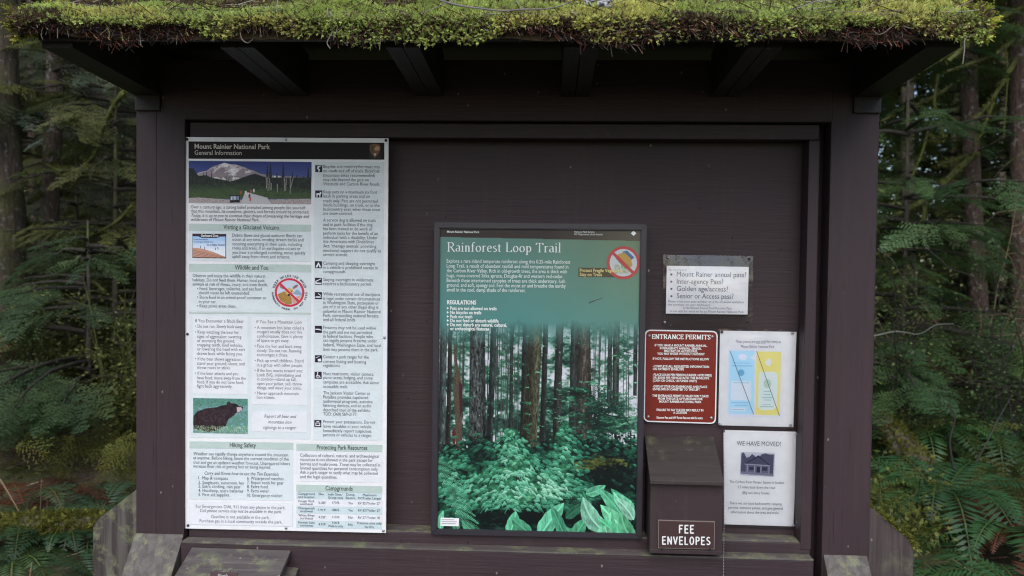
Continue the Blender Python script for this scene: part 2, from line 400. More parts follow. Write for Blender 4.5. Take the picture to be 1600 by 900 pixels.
def arc(cx, cy, rx, ry, a0, a1, n=12):
    t = np.linspace(R(a0), R(a1), n); return [(cx + rx * math.cos(q), cy + ry * math.sin(q)) for q in t]
def sv(x, y, w=.12): return [(x - w, y), (x + w, y)]   # a serif
SERIF = {   # width, strokes; cap height 1, x height .66
 'R': (.66, [[(.12, 0), (.12, 1)], [(.12, .97)] + arc(.32, .74, .24, .24, 90, -90) + [(.12, .5)], [(.32, .5), (.62, .03), (.7, .0)], sv(.12, .02), [(0, .98), (.2, .98)]]),
 'a': (.42, [arc(.2, .5, .15, .15, 150, 0, 8) + [(.35, .1), (.43, .03)], [(.35, .4)] + arc(.19, .2, .15, .17, 80, 290, 10) + [(.35, .14)]]),
 'i': (.2, [[(.1, 0), (.1, .64)], sv(.1, .02, .11), [(0, .6), (.1, .64)], [(.1, .84), (.1, .94)]]),
 'n': (.48, [[(.1, 0), (.1, .64)], [(.1, .48)] + arc(.24, .47, .14, .16, 130, 0, 8) + [(.38, 0)], sv(.1, .02, .1), sv(.38, .02, .1), [(0, .6), (.1, .64)]]),
 'f': (.3, [[(.12, 0), (.12, .75)] + arc(.25, .78, .13, .22, 180, 50, 8), [(0, .62), (.3, .62)], sv(.12, .02, .12)]),
 'o': (.48, [arc(.24, .32, .2, .31, 0, 360, 22)]),
 'r': (.34, [[(.1, 0), (.1, .64)], [(.1, .46), (.18, .6), (.28, .64), (.33, .58)], sv(.1, .02, .11), [(0, .6), (.1, .64)]]),
 'e': (.44, [[(.05, .38), (.39, .38)] + arc(.22, .38, .17, .26, 0, 180, 10) + arc(.24, .3, .2, .29, 180, 320, 10)]),
 's': (.34, [arc(.17, .5, .12, .14, 40, 270, 9) + arc(.17, .18, .13, .17, 90, -150, 10)]),
 't': (.28, [[(.1, .8), (.1, .14)] + arc(.2, .13, .1, .12, 180, 310, 6), [(0, .62), (.27, .62)]]),
 'L': (.56, [[(.12, 0), (.12, 1)], [(.02, .02), (.52, .02)], [(.5, 0), (.55, .22)], sv(.12, .98)]),
 'p': (.5, [[(.1, -.3), (.1, .64)], arc(.25, .32, .19, .3, 140, -140, 14), sv(.1, -.28, .11), [(0, .6), (.1, .64)]]),
 'T': (.64, [[(.32, 0), (.32, .97)], [(.02, .97), (.62, .97)], [(.03, .98), (.0, .78)], [(.61, .98), (.64, .78)], sv(.32, .02, .14)]),
 'l': (.2, [[(.1, 0), (.1, 1.05)], sv(.1, .02, .11), [(0, 1.0), (.1, 1.05)]]),
 'E': (.56, [[(.12, 0), (.12, 1)], [(.02, .97), (.5, .97)], [(.12, .52), (.42, .52)], [(.02, .03), (.52, .03)], [(.5, 1), (.51, .78)], [(.52, 0), (.55, .22)], [(.42, .42), (.42, .62)]]),
 'N': (.74, [[(.12, 0), (.12, 1)], [(.1, 1), (.62, 0)], [(.62, 0), (.62, 1)], sv(.12, .02), sv(.62, .98), [(0, .98), (.14, .98)]]),
 'A': (.72, [[(.08, 0), (.36, 1)], [(.35, 1), (.63, 0)], [(.19, .35), (.53, .35)], sv(.08, .02, .09), sv(.63, .02, .1)]),
 'C': (.62, [arc(.34, .5, .3, .49, 45, 315, 20), [(.56, .98), (.56, .72)], [(.56, .02), (.56, .28)]]),
 'P': (.56, [[(.12, 0), (.12, 1)], [(.12, .97)] + arc(.3, .72, .23, .25, 90, -90) + [(.12, .47)], sv(.12, .02), [(0, .98), (.2, .98)]]),
 'M': (.88, [[(.12, 0), (.12, 1)], [(.12, 1), (.44, .04)], [(.42, .04), (.75, 1)], [(.76, 1), (.76, 0)], sv(.12, .02, .1), sv(.76, .02), [(0, .98), (.14, .98)], [(.74, .98), (.86, .98)]]),
 'I': (.26, [[(.13, 0), (.13, 1)], sv(.13, .02), sv(.13, .98)]),
 'S': (.5, [arc(.25, .74, .18, .24, 30, 270, 10) + arc(.24, .25, .2, .24, 90, -150, 10), [(.42, .98), (.42, .76)], [(.06, .02), (.06, .26)]]),
}
BRUSH = {
 'F': (.5, [[(.08, 0), (.08, 1)], [(.04, .96), (.5, .96)], [(.08, .54), (.42, .54)]]),
 'E': (.5, [[(.08, 0), (.08, 1)], [(.04, .96), (.5, .96)], [(.08, .52), (.44, .52)], [(.04, .04), (.5, .04)]]),
 'N': (.56, [[(.06, 0), (.06, 1)], [(.06, .98), (.5, .02)], [(.5, 0), (.5, 1)]]),
 'V': (.54, [[(.03, 1), (.28, .02)], [(.26, .02), (.51, 1)]]),
 'L': (.46, [[(.08, 0), (.08, 1)], [(.04, .04), (.46, .04)]]),
 'O': (.58, [arc(.29, .5, .23, .46, 0, 360, 20)]),
 'P': (.5, [[(.08, 0), (.08, 1)], [(.08, .95)] + arc(.26, .72, .2, .23, 90, -90) + [(.08, .48)]]),
 'S': (.5, [arc(.25, .74, .18, .21, 25, 270, 9) + arc(.24, .26, .2, .22, 90, -155, 9)]),
}

# ------------------------------------------------------------------ painted prints
class Canvas:
    """a small raster printed on a fine mesh; coordinates are photograph pixels relative to an origin"""
    def __init__(s, x0, y0, w, h, S, col):
        s.x0, s.y0, s.S = x0, y0, S; s.W, s.H = int(w * S), int(h * S); s.w, s.h = w, h
        s.a = np.zeros((s.H, s.W, 3)) + np.array(col, float)
    def xy(s, p): return (np.asarray(p, float) - [s.x0, s.y0]) * s.S
    def mask(s, pts):
        q = s.xy(pts); x0, y0 = np.floor(q.min(0)).astype(int); x1, y1 = np.ceil(q.max(0)).astype(int) + 1
        x0, y0, x1, y1 = max(x0, 0), max(y0, 0), min(x1, s.W), min(y1, s.H)
        if x1 <= x0 or y1 <= y0: return None
        X, Y = np.meshgrid(np.arange(x0, x1) + .5, np.arange(y0, y1) + .5); m = np.zeros(X.shape, bool)
        for i in range(len(q)):
            (ax, ay), (bx, by) = q[i - 1], q[i]
            if ay == by: continue
            m ^= ((ay > Y) != (by > Y)) & (X < (bx - ax) * (Y - ay) / (by - ay) + ax)
        return (slice(y0, y1), slice(x0, x1)), m
    def poly(s, pts, col, al=1.0, var=0.0):
        r = s.mask(pts)
        if r is None: return
        sl, m = r; c = np.zeros(m.shape + (3,)) + np.array(col, float)
        if var: c *= (1 + var * (RNG.random(m.shape) - .5))[..., None]
        s.a[sl][m] = s.a[sl][m] * (1 - al) + c[m] * al
    def ell(s, cx, cy, rx, ry, col, al=1.0, rot=0): s.poly([(cx + rx * math.cos(t) * math.cos(rot) - ry * math.sin(t) * math.sin(rot), cy + rx * math.cos(t) * math.sin(rot) + ry * math.sin(t) * math.cos(rot)) for t in np.linspace(0, 2 * math.pi, 29)[:-1]], col, al)
    def line(s, p, q, w, col, al=1.0):
        p, q = np.array(p, float), np.array(q, float); d = (q - p) / max(np.linalg.norm(q - p), 1e-6); n = np.array([-d[1], d[0]]) * w / 2
        s.poly([p + n, q + n, q - n, p - n], col, al)
    def dabs(s, x, y, ang, L, col, al=1.0):
        x, y = (np.asarray(x) - s.x0) * s.S, (np.asarray(y) - s.y0) * s.S; L = np.broadcast_to(np.asarray(L, float) * s.S, x.shape); ang = np.broadcast_to(ang, x.shape)
        for t in range(int(L.max()) + 1):
            k = t <= L; xi = (x + np.cos(ang) * t)[k].astype(int); yi = (y + np.sin(ang) * t)[k].astype(int); c = np.asarray(col)[k] if np.ndim(col) > 1 else np.asarray(col)
            ok = (xi >= 0) & (xi < s.W) & (yi >= 0) & (yi < s.H); c = c[ok] if np.ndim(c) > 1 else c
            s.a[yi[ok], xi[ok]] = s.a[yi[ok], xi[ok]] * (1 - al) + c * al
    def blur(s, n=1):
        for _ in range(n):
            p = np.pad(s.a, ((1, 1), (1, 1), (0, 0)), 'edge'); s.a = (p[1:-1, 1:-1] * 2 + p[:-2, 1:-1] + p[2:, 1:-1] + p[1:-1, :-2] + p[1:-1, 2:]) / 6
    def build(s, name, corners, Y, parent, gain=1.0, keep=None):
        """corners TL,TR,BR,BL in photograph pixels"""
        H, W = s.H, s.W; u, v = np.meshgrid(np.linspace(0, 1, W), np.linspace(0, 1, H))
        c = np.array(corners, float); P = (c[0] * ((1 - u) * (1 - v))[..., None] + c[1] * (u * (1 - v))[..., None] + c[2] * (u * v)[..., None] + c[3] * ((1 - u) * v)[..., None]).reshape(-1, 2)
        D = np.array(CF) + np.outer((P[:, 0] - 800) / FPX, np.array(CR)) + np.outer((450 - P[:, 1]) / FPX, np.array(CU))
        V = np.array(CAMP) + D * ((Y - CAMP.y) / D[:, 1])[:, None]
        i = (np.arange(H - 1)[:, None] * W + np.arange(W - 1)[None]).ravel(); F = np.stack([i, i + W, i + W + 1, i + 1], 1)
        if keep is not None: F = F[keep.reshape(-1)[F].all(1)]
        return npmesh(name, V, F, PRINT, parent, lin(np.clip(s.a, 0, 255)).reshape(-1, 3) * gain)

def rnd(a, b, n): return a + (b - a) * RNG.random(n)
def jitcol(c, n, v=.25, t=.06):
    c = np.array(c, float); return np.clip(c * (1 + v * (RNG.random((n, 1)) - .5) * 2) * (1 + t * (RNG.random((n, 3)) - .5) * 2), 0, 255)
# ------------------------------------------------------------------ the kiosk
YP = -0.080                                   # front of the posts
xoL, xiL = at(213, 500, YP).x, at(288, 500, YP).x
xiR, xoR = at(1292, 500, YP).x, at(1367, 500, YP).x
z_trt = at(800, 193, -.065).z; z_trb = at(800, 216, -.065).z           # top rail of the frame
z_brt, z_brb = at(1200, 847, -.065).z, at(1200, 869, -.065).z          # bottom rail
z_low = at(1200, 874, -.11).z; x_trR = at(1258, 500, -.065).x; x_toR = at(1274, 500, -.065).x; x_toL = xiL + .008
EY = -0.545; z_eb = at(800, 62, EY).z; z_jf = z_eb - .012; z_jb = at(800, 152, YP).z
kiosk = empty('information_kiosk', (0, 0, 0), 'dark brown roofed timber notice kiosk with a thick mossy roof', 'kiosk')
zcap = at(250, 833, YP).z; zcapR = at(1310, 866, YP).z
zp = z_jb + .105
for (a, b, zc) in ((xoL, xiL, zcap), (xiR, xoR, zcapR)):
    if a < 0:      # split down its length by a drying crack
        bm = bmesh.new(); m_ = at(244, 500, YP).x; hexa(bm, box(a, m_ - .0004, YP, -.02, .0, zp), .0008); hexa(bm, box(m_ + .0004, b, YP, -.02, .0, zp), .0008); hexa(bm, box(m_ - .002, m_ + .002, YP + .012, -.03, 0, zp), 0); bmobj('post', bm, W_V, kiosk)
    else: boxobj('post', box(a, b, YP, -.02, .0, zp), W_V, kiosk, .004)
boxobj('back_panel', box(xiL - .02, xiR + .02, 0, .03, .35, zp + .02), W_P, kiosk, 0)
boxobj('header_board', box(xiL, xiR, -.086, -.002, z_trt + .004, zp), W_H, kiosk, .004)
boxobj('frame_rail', box(x_toL, x_toR, -.065, -.001, z_trb, z_trt), W_H, kiosk, .003)
boxobj('frame_rail', box(x_toL, x_toR, -.065, -.001, z_brb, z_brt), W_H, kiosk, .003)
boxobj('frame_rail', box(x_trR, x_toR + .0015, -.0665, -.001, z_brt - .02, z_trb - .002), W_V, kiosk, .003)
boxobj('frame_rail', box(x_toL - .001, x_toL + .03, -.0665, -.001, z_brt + .001, z_trb - .002), W_V, kiosk, .003)
boxobj('lower_board', box(x_toL - .004, x_toR - .004, -.11, -.002, .30, z_low), W_H, kiosk, .004)
# grey lichen-flecked top edges of the rail and the lower board
boxobj('ledge_strip', box(x_toL - .002, x_toR - .005, -.112, -.067, z_low - .001, z_low + .004), W_LEDGE, kiosk, .0015)
boxobj('ledge_strip', box(xiL + .036, x_trR - .002, -.063, -.002, z_brt - .001, z_brt + .003), W_LEDGE, kiosk, .001)
# sloped caps at the foot of the posts
def cap(a, b, z, dx0, dx1):
    bm = bmesh.new(); y0, y1 = YP, YP - .16; zz = z - .19
    P = [(a, y1, zz - .02), (b, y1, zz - .02), (b, y0 - .001, zz - .02), (a, y0 - .001, zz - .02), (a, y1, zz), (b, y1, zz), (b, y0 - .001, z), (a, y0 - .001, z)]
    hexa(bm, P, .004); bmobj('post_cap', bm, W_CAP, kiosk)
    boxobj('post_foot', box(a + .004, b - .004, y1 + .006, y0 - .002, 0, zz - .021), W_V, kiosk)
cap(xoL - .002, xiL + .0, zcap, 0, 0); cap(xiR + .004, xoR - .006, zcapR, 0, 0)
def wing(pts, mat):
    c = [(at(x, y, -.075).x, at(x, y, -.075).z) for x, y in pts]; c += [(c[-1][0], .0), (c[0][0], .0)]
    bm = bmesh.new(); prism(bm, c, -.075, -.03, .002); return bmobj('wing_board', bm, mat, kiosk)
wing([(217, 762), (152, 812), (145, 824)][::-1], W_WING)
wr = wing([(1353, 787), (1378, 806), (1421, 845), (1428, 862)], W_WINGR)
# joists: doubled boards sloping gently up towards the eave
def joist(pl, pr, y1=-.02):
    a, b = at(pl, 69, EY + .03).x, at(pr, 69, EY + .03).x; m = (a + b) / 2
    bm = bmesh.new(); h = .12
    for u, v in ((a, m - .0012), (m + .0012, b)):
        y0 = EY + .022; s = (z_jb - z_jf) / (YP - EY); z1 = z_jf + s * (y1 - EY)
        pr_ = [(y0, z_jf), (y1, z1), (y1, z1 + h), (y0 + .19, z_jf + h), (y0, z_jf + .048)]; va = [bm.verts.new((u, y, z)) for y, z in pr_]; vb = [bm.verts.new((v, y, z)) for y, z in pr_]
        bm.faces.new(va); bm.faces.new(vb[::-1]); [bm.faces.new((va[i], va[(i + 1) % 5], vb[(i + 1) % 5], vb[i])) for i in range(5)]
    bmesh.ops.recalc_face_normals(bm, faces=bm.faces)
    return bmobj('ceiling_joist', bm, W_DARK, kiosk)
for pl, pr in ((346, 399), (604, 656), (881, 935), (1168, 1221)): joist(pl, pr, -.089)
# end beams run past the posts with a squared block on each post head
for a, b in ((xoL, xoL + .075), (xoR - .075, xoR)):
    s = (z_jb - z_jf) / (YP - EY); y0, y1 = EY + .022, .25; h = .13
    bm = bmesh.new(); z0 = z_jf; z1 = z_jf + s * (YP - .02 - EY)
    pr_ = [(y0, z0), (YP - .012, z1), (YP - .012, z0 + .14), (y0 + .22, z0 + .14), (y0, z0 + .048)]; va = [bm.verts.new((a, y, z)) for y, z in pr_]; vb = [bm.verts.new((b, y, z)) for y, z in pr_]
    bm.faces.new(va); bm.faces.new(vb[::-1]); [bm.faces.new((va[i], va[(i + 1) % 5], vb[(i + 1) % 5], vb[i])) for i in range(5)]; bmesh.ops.recalc_face_normals(bm, faces=bm.faces)
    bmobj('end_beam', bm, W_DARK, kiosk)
    boxobj('beam_block', box(a, b, YP - .011, YP - .001, z_jb - .043, z_jb + .06), W_DARK, kiosk, .002)  # block face uses the darkened paint in place of real shade
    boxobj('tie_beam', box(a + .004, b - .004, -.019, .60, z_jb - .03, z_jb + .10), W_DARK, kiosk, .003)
RX0, RX1 = xoL - .016, xoR + .014
z_ev = z_eb + .035; PIT = math.tan(R(25)); YR = .02; z_ridge = z_ev + (YR - EY) * PIT
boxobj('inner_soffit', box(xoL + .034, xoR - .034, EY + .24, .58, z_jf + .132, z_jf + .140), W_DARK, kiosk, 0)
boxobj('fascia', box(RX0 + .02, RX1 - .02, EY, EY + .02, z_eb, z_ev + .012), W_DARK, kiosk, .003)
for sgn in (-1, 1):     # the two roof slopes: lapped shingles over boards
    bm = bmesh.new()
    for k in range(7):
        f0, f1 = k / 7, (k + 1.12) / 7
        ya, yb = EY - .03 + (YR - EY + .03) * f0, EY - .03 + (YR - EY + .03) * min(f1, 1.0)
        za, zb = z_ev - .014 + (ya - EY) * PIT + .012, z_ev + (yb - EY) * PIT
        q = [(RX0, ya, za), (RX1, ya, za), (RX1, yb, zb), (RX0, yb, zb), (RX0, ya, za + .014), (RX1, ya, za + .014), (RX1, yb, zb + .012), (RX0, yb, zb + .012)]
        if sgn > 0: q = [(x, 2 * YR - y, z) for x, y, z in q]
        hexa(bm, q, 0)
    bmobj('roof_slope', bm, W_SHING, kiosk)
for xa, xb in ((xoL + .012, xoL + .032), (xoR - .032, xoR - .012)):   # gable boards
    bm = bmesh.new(); t = [(EY + .03, z_ev + .0), (2 * YR - EY - .03, z_ev + .0), (YR, z_ridge - .02)]
    va = [bm.verts.new((xa, y, z)) for y, z in t]; vb = [bm.verts.new((xb, y, z)) for y, z in t]
    bm.faces.new(va); bm.faces.new(vb[::-1])
    for i in range(3): bm.faces.new((va[i], va[(i + 1) % 3], vb[(i + 1) % 3], vb[i]))
    bmesh.ops.recalc_face_normals(bm, faces=bm.faces); bmobj('gable_board', bm, W_DARK, kiosk)

# ---- moss blanket
def thick(x, s): return np.clip((fbm(np.asarray(x) * 4.1 + 3, np.asarray(s) * 7, 1.5, 3) - .36) * 5.0, 0, 1)
def lump(x, s): return .001 + (.034 * thick(x, s) + .030 * np.clip(fbm(np.asarray(x) * 15, np.asarray(s) * 15, 6.5) - .3, 0, 1)) * np.clip(.45 + np.asarray(s) * 14, .4, 1)
def roof_z(y): return z_ev + .012 + (y - EY) * PIT
nx, ns = 220, 40
xs = np.linspace(RX0 - .015, RX1 + .015, nx); ss = np.linspace(0, 1, ns)
Xg, Sg = np.meshgrid(xs, ss); Yg = EY - .032 + (YR - EY + .03) * Sg; wob = .012 * (fbm(Xg * 14, 9.1, .3) - .5)
Zg = roof_z(Yg) + lump(Xg, Sg * .66) - .004; Yg = Yg + np.where(Sg < .02, wob, 0)
dip = (Sg < .001); Zg = np.where(dip, Zg - .03 - .02 * fbm(Xg * 9, 3.3), Zg)
i = (np.arange(ns - 1)[:, None] * nx + np.arange(nx - 1)[None]).ravel(); F = np.stack([i, i + 1, i + nx + 1, i + nx], 1)
pv = fbm(Xg * 3.1, Sg * 6, 4.4).ravel()[:, None]
mc = np.where((pv > .58) | (Sg.ravel()[:, None] < .03), np.array([[.055, .04, .022]]), np.array([[.16, .17, .04]])) * (.7 + .6 * RNG.random((nx * ns, 1)))
moss = npmesh('roof_moss', np.stack([Xg.ravel(), Yg.ravel(), Zg.ravel()], 1), F, MOSSM, kiosk, mc, True); moss['kind'] = 'stuff'
# fronds: a little feather of curved blades
def frond_tpl(seed):
    g = np.random.default_rng(seed); parts = []
    for k in range(7):
        t = k / 6; L = .8 - .55 * t; side = 1 if k % 2 else -1
        a = side * (.5 + .35 * g.random()) if k else 0; L = 1.0 if k == 0 else L * .55; o = np.array([.15 + .7 * t if k else 0, 0, .25 * t * t if k else 0])
        d = np.array([math.cos(a), math.sin(a), .12 - .5 * g.random() * L]); n = np.array([-d[1], d[0], 0]); w = .085 if k else .07
        m = o + d * L * .5 + [0, 0, .07]; e = o + d * L
        V = np.array([o, m + n * w, e, m - n * w]); C = np.array([[.75] * 3, [1] * 3, [1.15] * 3, [1] * 3]); parts.append((V, np.array([[0, 1, 2, 3]]), C))
    return cat(parts)
FR = [frond_tpl(s) for s in range(6)]
def hang(x): return np.clip((fbm(np.asarray(x) * 5.3 + 2, 2.2, 7.0, 3) - .30) * 3.6, .02, 1.0)
def moss_fronds(n, smax, edge):
    out = []
    for t in FR:
        m = n // len(FR)
        x = rnd(RX0 - .01, RX1 + .01, m)
        if edge:
            x = np.where((fbm(x * 3.7, 8.8, 1.2, 3) < .46) & (RNG.random(m) < .8), rnd(RX0, RX1, m), x); h = RNG.random(m) ** 2.4; y = EY - .034 + wobf(x) - .012 * RNG.random(m); z = roof_z(EY - .03) + lump(x, 0) * .6 - h * .060 * hang(x)
            d = np.stack([rnd(-.9, .9, m), rnd(-.9, -.1, m), rnd(-1.1, .35, m)], 1); L = rnd(.007, .017, m)
        else:
            s = RNG.random(m) ** 1.35 * smax; x = np.where((thick(x, s * .66) < .12) & (RNG.random(m) < .72), rnd(RX0, RX1, m), x); y = EY - .03 + (YR - EY) * s; z = roof_z(y) + lump(x, s * .66) - .004
            d = np.stack([rnd(-1, 1, m), rnd(-1.1, .5, m), rnd(-.15, .8, m)], 1); L = rnd(.007, .019, m)
        br = fbm(x * 3.1, ((y - EY + .03) / (YR - EY)) * 6, 4.4); p2 = fbm(x * 5 + 20, (y - EY) * 9, 2.0)
        tone = rnd(.75, 1.2, m) * (.72 + .56 * fbm(x * 16, (y - EY) * 22, 3.3)); c = np.where((p2 + .12 * (RNG.random(m) - .5) > .5)[:, None], [[.68, .68, .22]], [[.50, .60, .18]]) * tone[:, None] * (1 + .12 * (RNG.random((m, 3)) - .5))
        dead = (br > .55) & (RNG.random(m) < .8) | (RNG.random(m) < (.13 if not edge else .28)); c[dead] = np.where((RNG.random(dead.sum()) < .5)[:, None], [[.15, .095, .075]], [[.22, .18, .09]]) * rnd(.35, 1.2, dead.sum())[:, None]
        if edge: c *= np.clip(1.15 - h * 1.0, .25, 1)[:, None]**.0
        Rm = frame(d, roll=rnd(-1.2, 1.2, m)) * L[:, None, None]
        out.append(scatter(t, Rm, np.stack([x, y, z], 1), c))
    return cat(out)
def wobf(x): return .012 * (fbm(np.asarray(x) * 14, 9.1, .3) - .5)
V, F, C = cat([moss_fronds(24000, .8, False), moss_fronds(24000, .28, False), moss_fronds(11000, 0, True)])
# drooping tufts on the two ends
for xe, sg in ((RX0 - .015, -1), (RX1 + .015, 1)):
    m = 900; s = RNG.random(m) ** 1.5; y = EY - .03 + (YR - EY) * s; h = RNG.random(m) ** 1.3
    x = xe + sg * (.012 * RNG.random(m) - .005); z = roof_z(y) + .02 - h * .055
    d = np.stack([sg * rnd(-.4, .6, m), rnd(-.8, .6, m), rnd(-1, .4, m)], 1)
    q = scatter(FR[0], frame(d, roll=rnd(-1, 1, m)) * rnd(.015, .035, m)[:, None, None], np.stack([x, y, z], 1), np.where((RNG.random(m) > .3)[:, None], [[.46, .48, .08]], [[.2, .15, .09]]) * rnd(.6, 1.2, m)[:, None]); V, F, C = cat([(V, F, C), q])
mf = npmesh('moss_fronds', V, F, MOSSM, moss, C); mf['kind'] = 'stuff'
# needle litter caught along the eave and over the moss
nt = (np.array([[0, -.03, 0], [1, -.02, .05], [1, .02, .05], [0, .03, 0], [0, 0, .04], [1, 0, .08]]), np.array([[0, 1, 2, 3], [0, 1, 5, 4]]), np.ones((6, 3)))
n = 13500; x = rnd(RX0 - .01, RX1 + .01, n); e = RNG.random(n) < .8
y = np.where(e, EY - .03 - .01 * RNG.random(n), EY + rnd(0, .5, n)); z = np.where(e, roof_z(EY - .03) + .006 - RNG.random(n) ** .9 * .055 * np.clip((fbm(x * 7, 1.1, 3., 3) - .20) * 2.4, .42, 1.1), roof_z(y) + lump(x, (y - EY)) + .002)
cc = np.array([[.16, .045, .03], [.05, .026, .02], [.28, .17, .11], [.022, .016, .014], [.13, .12, .12], [.03, .02, .016], [.02, .015, .012], [.06, .028, .02]])[RNG.integers(0, 8, n)] * rnd(.5, 1.2, n)[:, None]
d = np.stack([rnd(-1, 1, n), rnd(-.8, .1, n), rnd(-1, .5, n)], 1)
q1 = scatter(nt, frame(d) * rnd(.010, .030, n)[:, None, None], np.stack([x, y, z], 1), cc)
n = 420; x = rnd(RX0, RX1, n); y = EY - .03 + rnd(0, 1, n) ** 1.6 * .42; z = roof_z(y) + lump(x, (y - EY)) + .012   # bits of twig and bark on top
q2 = scatter(nt, frame(np.stack([rnd(-1, 1, n), rnd(-.5, .5, n), rnd(-.1, .25, n)], 1)) * rnd(.03, .09, n)[:, None, None] * [1, .55, .55], np.stack([x, y, z], 1), np.array([[.16, .11, .09], [.09, .045, .035], [.22, .20, .18], [.05, .035, .03]])[RNG.integers(0, 4, n)])
V, F, C = cat([q1, q2])
nl = npmesh('needle_litter', V, F, NEEDLE, moss, C); nl['kind'] = 'stuff'
# pale roots and shoots hanging from the eave (pixel of each, traced from the top down)
ROOT = plain('pale_root', (.17, .13, .10), .6); SHOOT = plain('green_shoot', (.26, .28, .05), .6); LICH = plain('grey_lichen', (.20, .19, .165), .8)
EYh = EY - .04
for pts, r, mt in (([(512, 12), (514, 30), (519, 48), (512, 66), (516, 76)], .0017, LICH), ([(514, 18), (524, 30), (527, 44), (522, 60)], .0016, LICH), ([(226, 40), (220, 52), (221, 70)], .0016, LICH),
                   ([(166, 38), (170, 50), (171, 61)], .0012, SHOOT), ([(186, 40), (190, 52), (191, 64)], .0014, SHOOT), ([(172, 41), (162, 50), (155, 54)], .0009, ROOT), ([(293, 40), (291, 50), (295, 56)], .0012, SHOOT),
                   ([(376, 44), (378, 60), (387, 67), (395, 61)], .0014, ROOT), ([(406, 38), (408, 58)], .0014, ROOT), ([(277, 50), (276, 70)], .0008, ROOT), ([(594, 40), (595, 60), (594, 78)], .0014, ROOT),
                   ([(562, 58), (562, 70)], .0008, ROOT), ([(1226, 24), (1228, 38), (1227, 46), (1246, 41)], .0016, ROOT), ([(1399, 20), (1398, 36), (1375, 54), (1363, 46)], .0018, ROOT), ([(1205, 48), (1206, 62)], .0012, ROOT),
                   ([(1530, 30), (1526, 50), (1509, 60), (1506, 78), (1505, 100)], .0018, LICH), ([(1504, 36), (1508, 48), (1509, 60)], .0012, ROOT), ([(1326, 40), (1322, 60)], .001, ROOT), ([(1130, 44), (1128, 56)], .001, SHOOT), ([(806, 46), (812, 56)], .0012, ROOT),
                   ([(68, 40), (64, 54), (67, 62)], .001, ROOT), ([(90, 42), (90, 60)], .0014, ROOT), ([(430, 44), (433, 58)], .001, ROOT), ([(475, 40), (480, 55)], .001, SHOOT), ([(700, 44), (694, 56)], .001, ROOT), ([(930, 44), (934, 55)], .0008, ROOT)):
    P = smooth_path([at(px + random.uniform(-1, 1), py, EYh - .004 * k) for k, (px, py) in enumerate(pts)], 14); V, F = tube(P, np.linspace(r, r * .45, 14), 5, .25, len(pts))
    npmesh('hanging_root', V, F, mt, moss, smooth=True)
# green moss line on the slanted edge of the right wing board
pth = np.array([at(x, y, -.055) for x, y in ((1372, 800), (1384, 808), (1400, 821), (1418, 838), (1428, 852))]); pth = smooth_path(pth, 40)
m = 900; k = RNG.integers(0, 40, m); T = pth[k] + np.stack([rnd(-.006, .006, m), rnd(-.022, .02, m), rnd(-.008, .004, m)], 1)
V, F, C = scatter(FR[1], frame(np.stack([rnd(-1, 1, m), rnd(-1, .3, m), rnd(-.6, .8, m)], 1)) * rnd(.006, .014, m)[:, None, None], T, np.array([[.26, .27, .06]]) * rnd(.5, 1.2, m)[:, None])
npmesh('edge_moss', V, F, MOSSM, wr, C)['kind'] = 'stuff'
# a bare twig and a lichen scrap lying on the moss
def onroof(px, py, lift=.02):
    d = ray(px, py); s = ((z_ev + .012 + lift - EY * PIT) + PIT * CAMP.y - CAMP.z) / (d.z - PIT * d.y); return CAMP + d * s
TW = plain('grey_twig', (.16, .14, .13), .7)
P = smooth_path([onroof(x, y, .05) for x, y in ((688, 1), (720, 9), (756, 14), (785, 17), (815, 15), (860, 13), (892, 4))], 30); V, F = tube(P, np.linspace(.0022, .0012, 30), 6, .2, 3)
tw = npmesh('dead_twig', V, F, TW, smooth=True); tag(tw, 'thin bare grey twig lying on the mossy roof above the trail panel', 'twig')
P = smooth_path([onroof(x, y, .05) for x, y in ((818, 15), (811, 8), (806, 2))], 8); V, F = tube(P, .001, 5); npmesh('side_twig', V, F, TW, tw)
bm = bmesh.new(); g = np.random.default_rng(5)
for k in range(26):
    c = onroof(rnd(908, 958, 1)[0], rnd(1, 13, 1)[0], .055); r = g.uniform(.004, .009); q = [bm.verts.new((c.x + r * math.cos(a) * g.uniform(.5, 1.2), c.y + r * math.sin(a), c.z + g.uniform(0, .008))) for a in np.linspace(0, 6.28, 7)[:-1]]; bm.faces.new(q)
ex = bmesh.ops.extrude_face_region(bm, geom=bm.faces[:]); bmesh.ops.translate(bm, verts=[v for v in ex['geom'] if isinstance(v, bmesh.types.BMVert)], vec=(0, 0, .0015))
tag(bmobj('lichen_scrap', bm, plain('pale_lichen', (.40, .40, .42), .8)), 'crumpled pale grey lichen scrap lying on the mossy roof', 'lichen')
# ------------------------------------------------------------------ general information board (white, left)
YB = -.072
BC = [(288, 214), (607, 216), (603, 833), (289.5, 826)]
gi = empty('information_poster', at(447, 520, YB), 'tall white general information poster with small print beside left post', 'poster')
slab_px('backing_board', BC, YB, .005, WHITE, gi, .0008)
Y1, Y2, Y3 = YB - .0006, YB - .0012, YB - .0018
def band(c, mat, y=Y1, name='text_panel'): return sheet(name, c, y, mat, gi)
band([(294.5, 221), (600.5, 223), (600.5, 249.5), (294.5, 248)], HEAD, name='header_band')
band([(295, 349.5), (486, 351), (486, 362), (295, 360.5)], SAGE, Y2, 'heading_band'); band([(295, 360.5), (486, 362), (486, 409), (295, 407.5)], PALE)
band([(295, 412), (486, 413.5), (486, 425.5), (295, 424)], SAGE, Y2, 'heading_band'); band([(295, 424), (486, 425.5), (486, 488), (295, 486.5)], PALE)
band([(295, 487.2), (486, 488.7), (486, 491), (295, 489.5)], SAGE, Y2, 'divider_line')
band([(296, 490), (486, 491.5), (485, 686.5), (296, 683.5)], PALE)
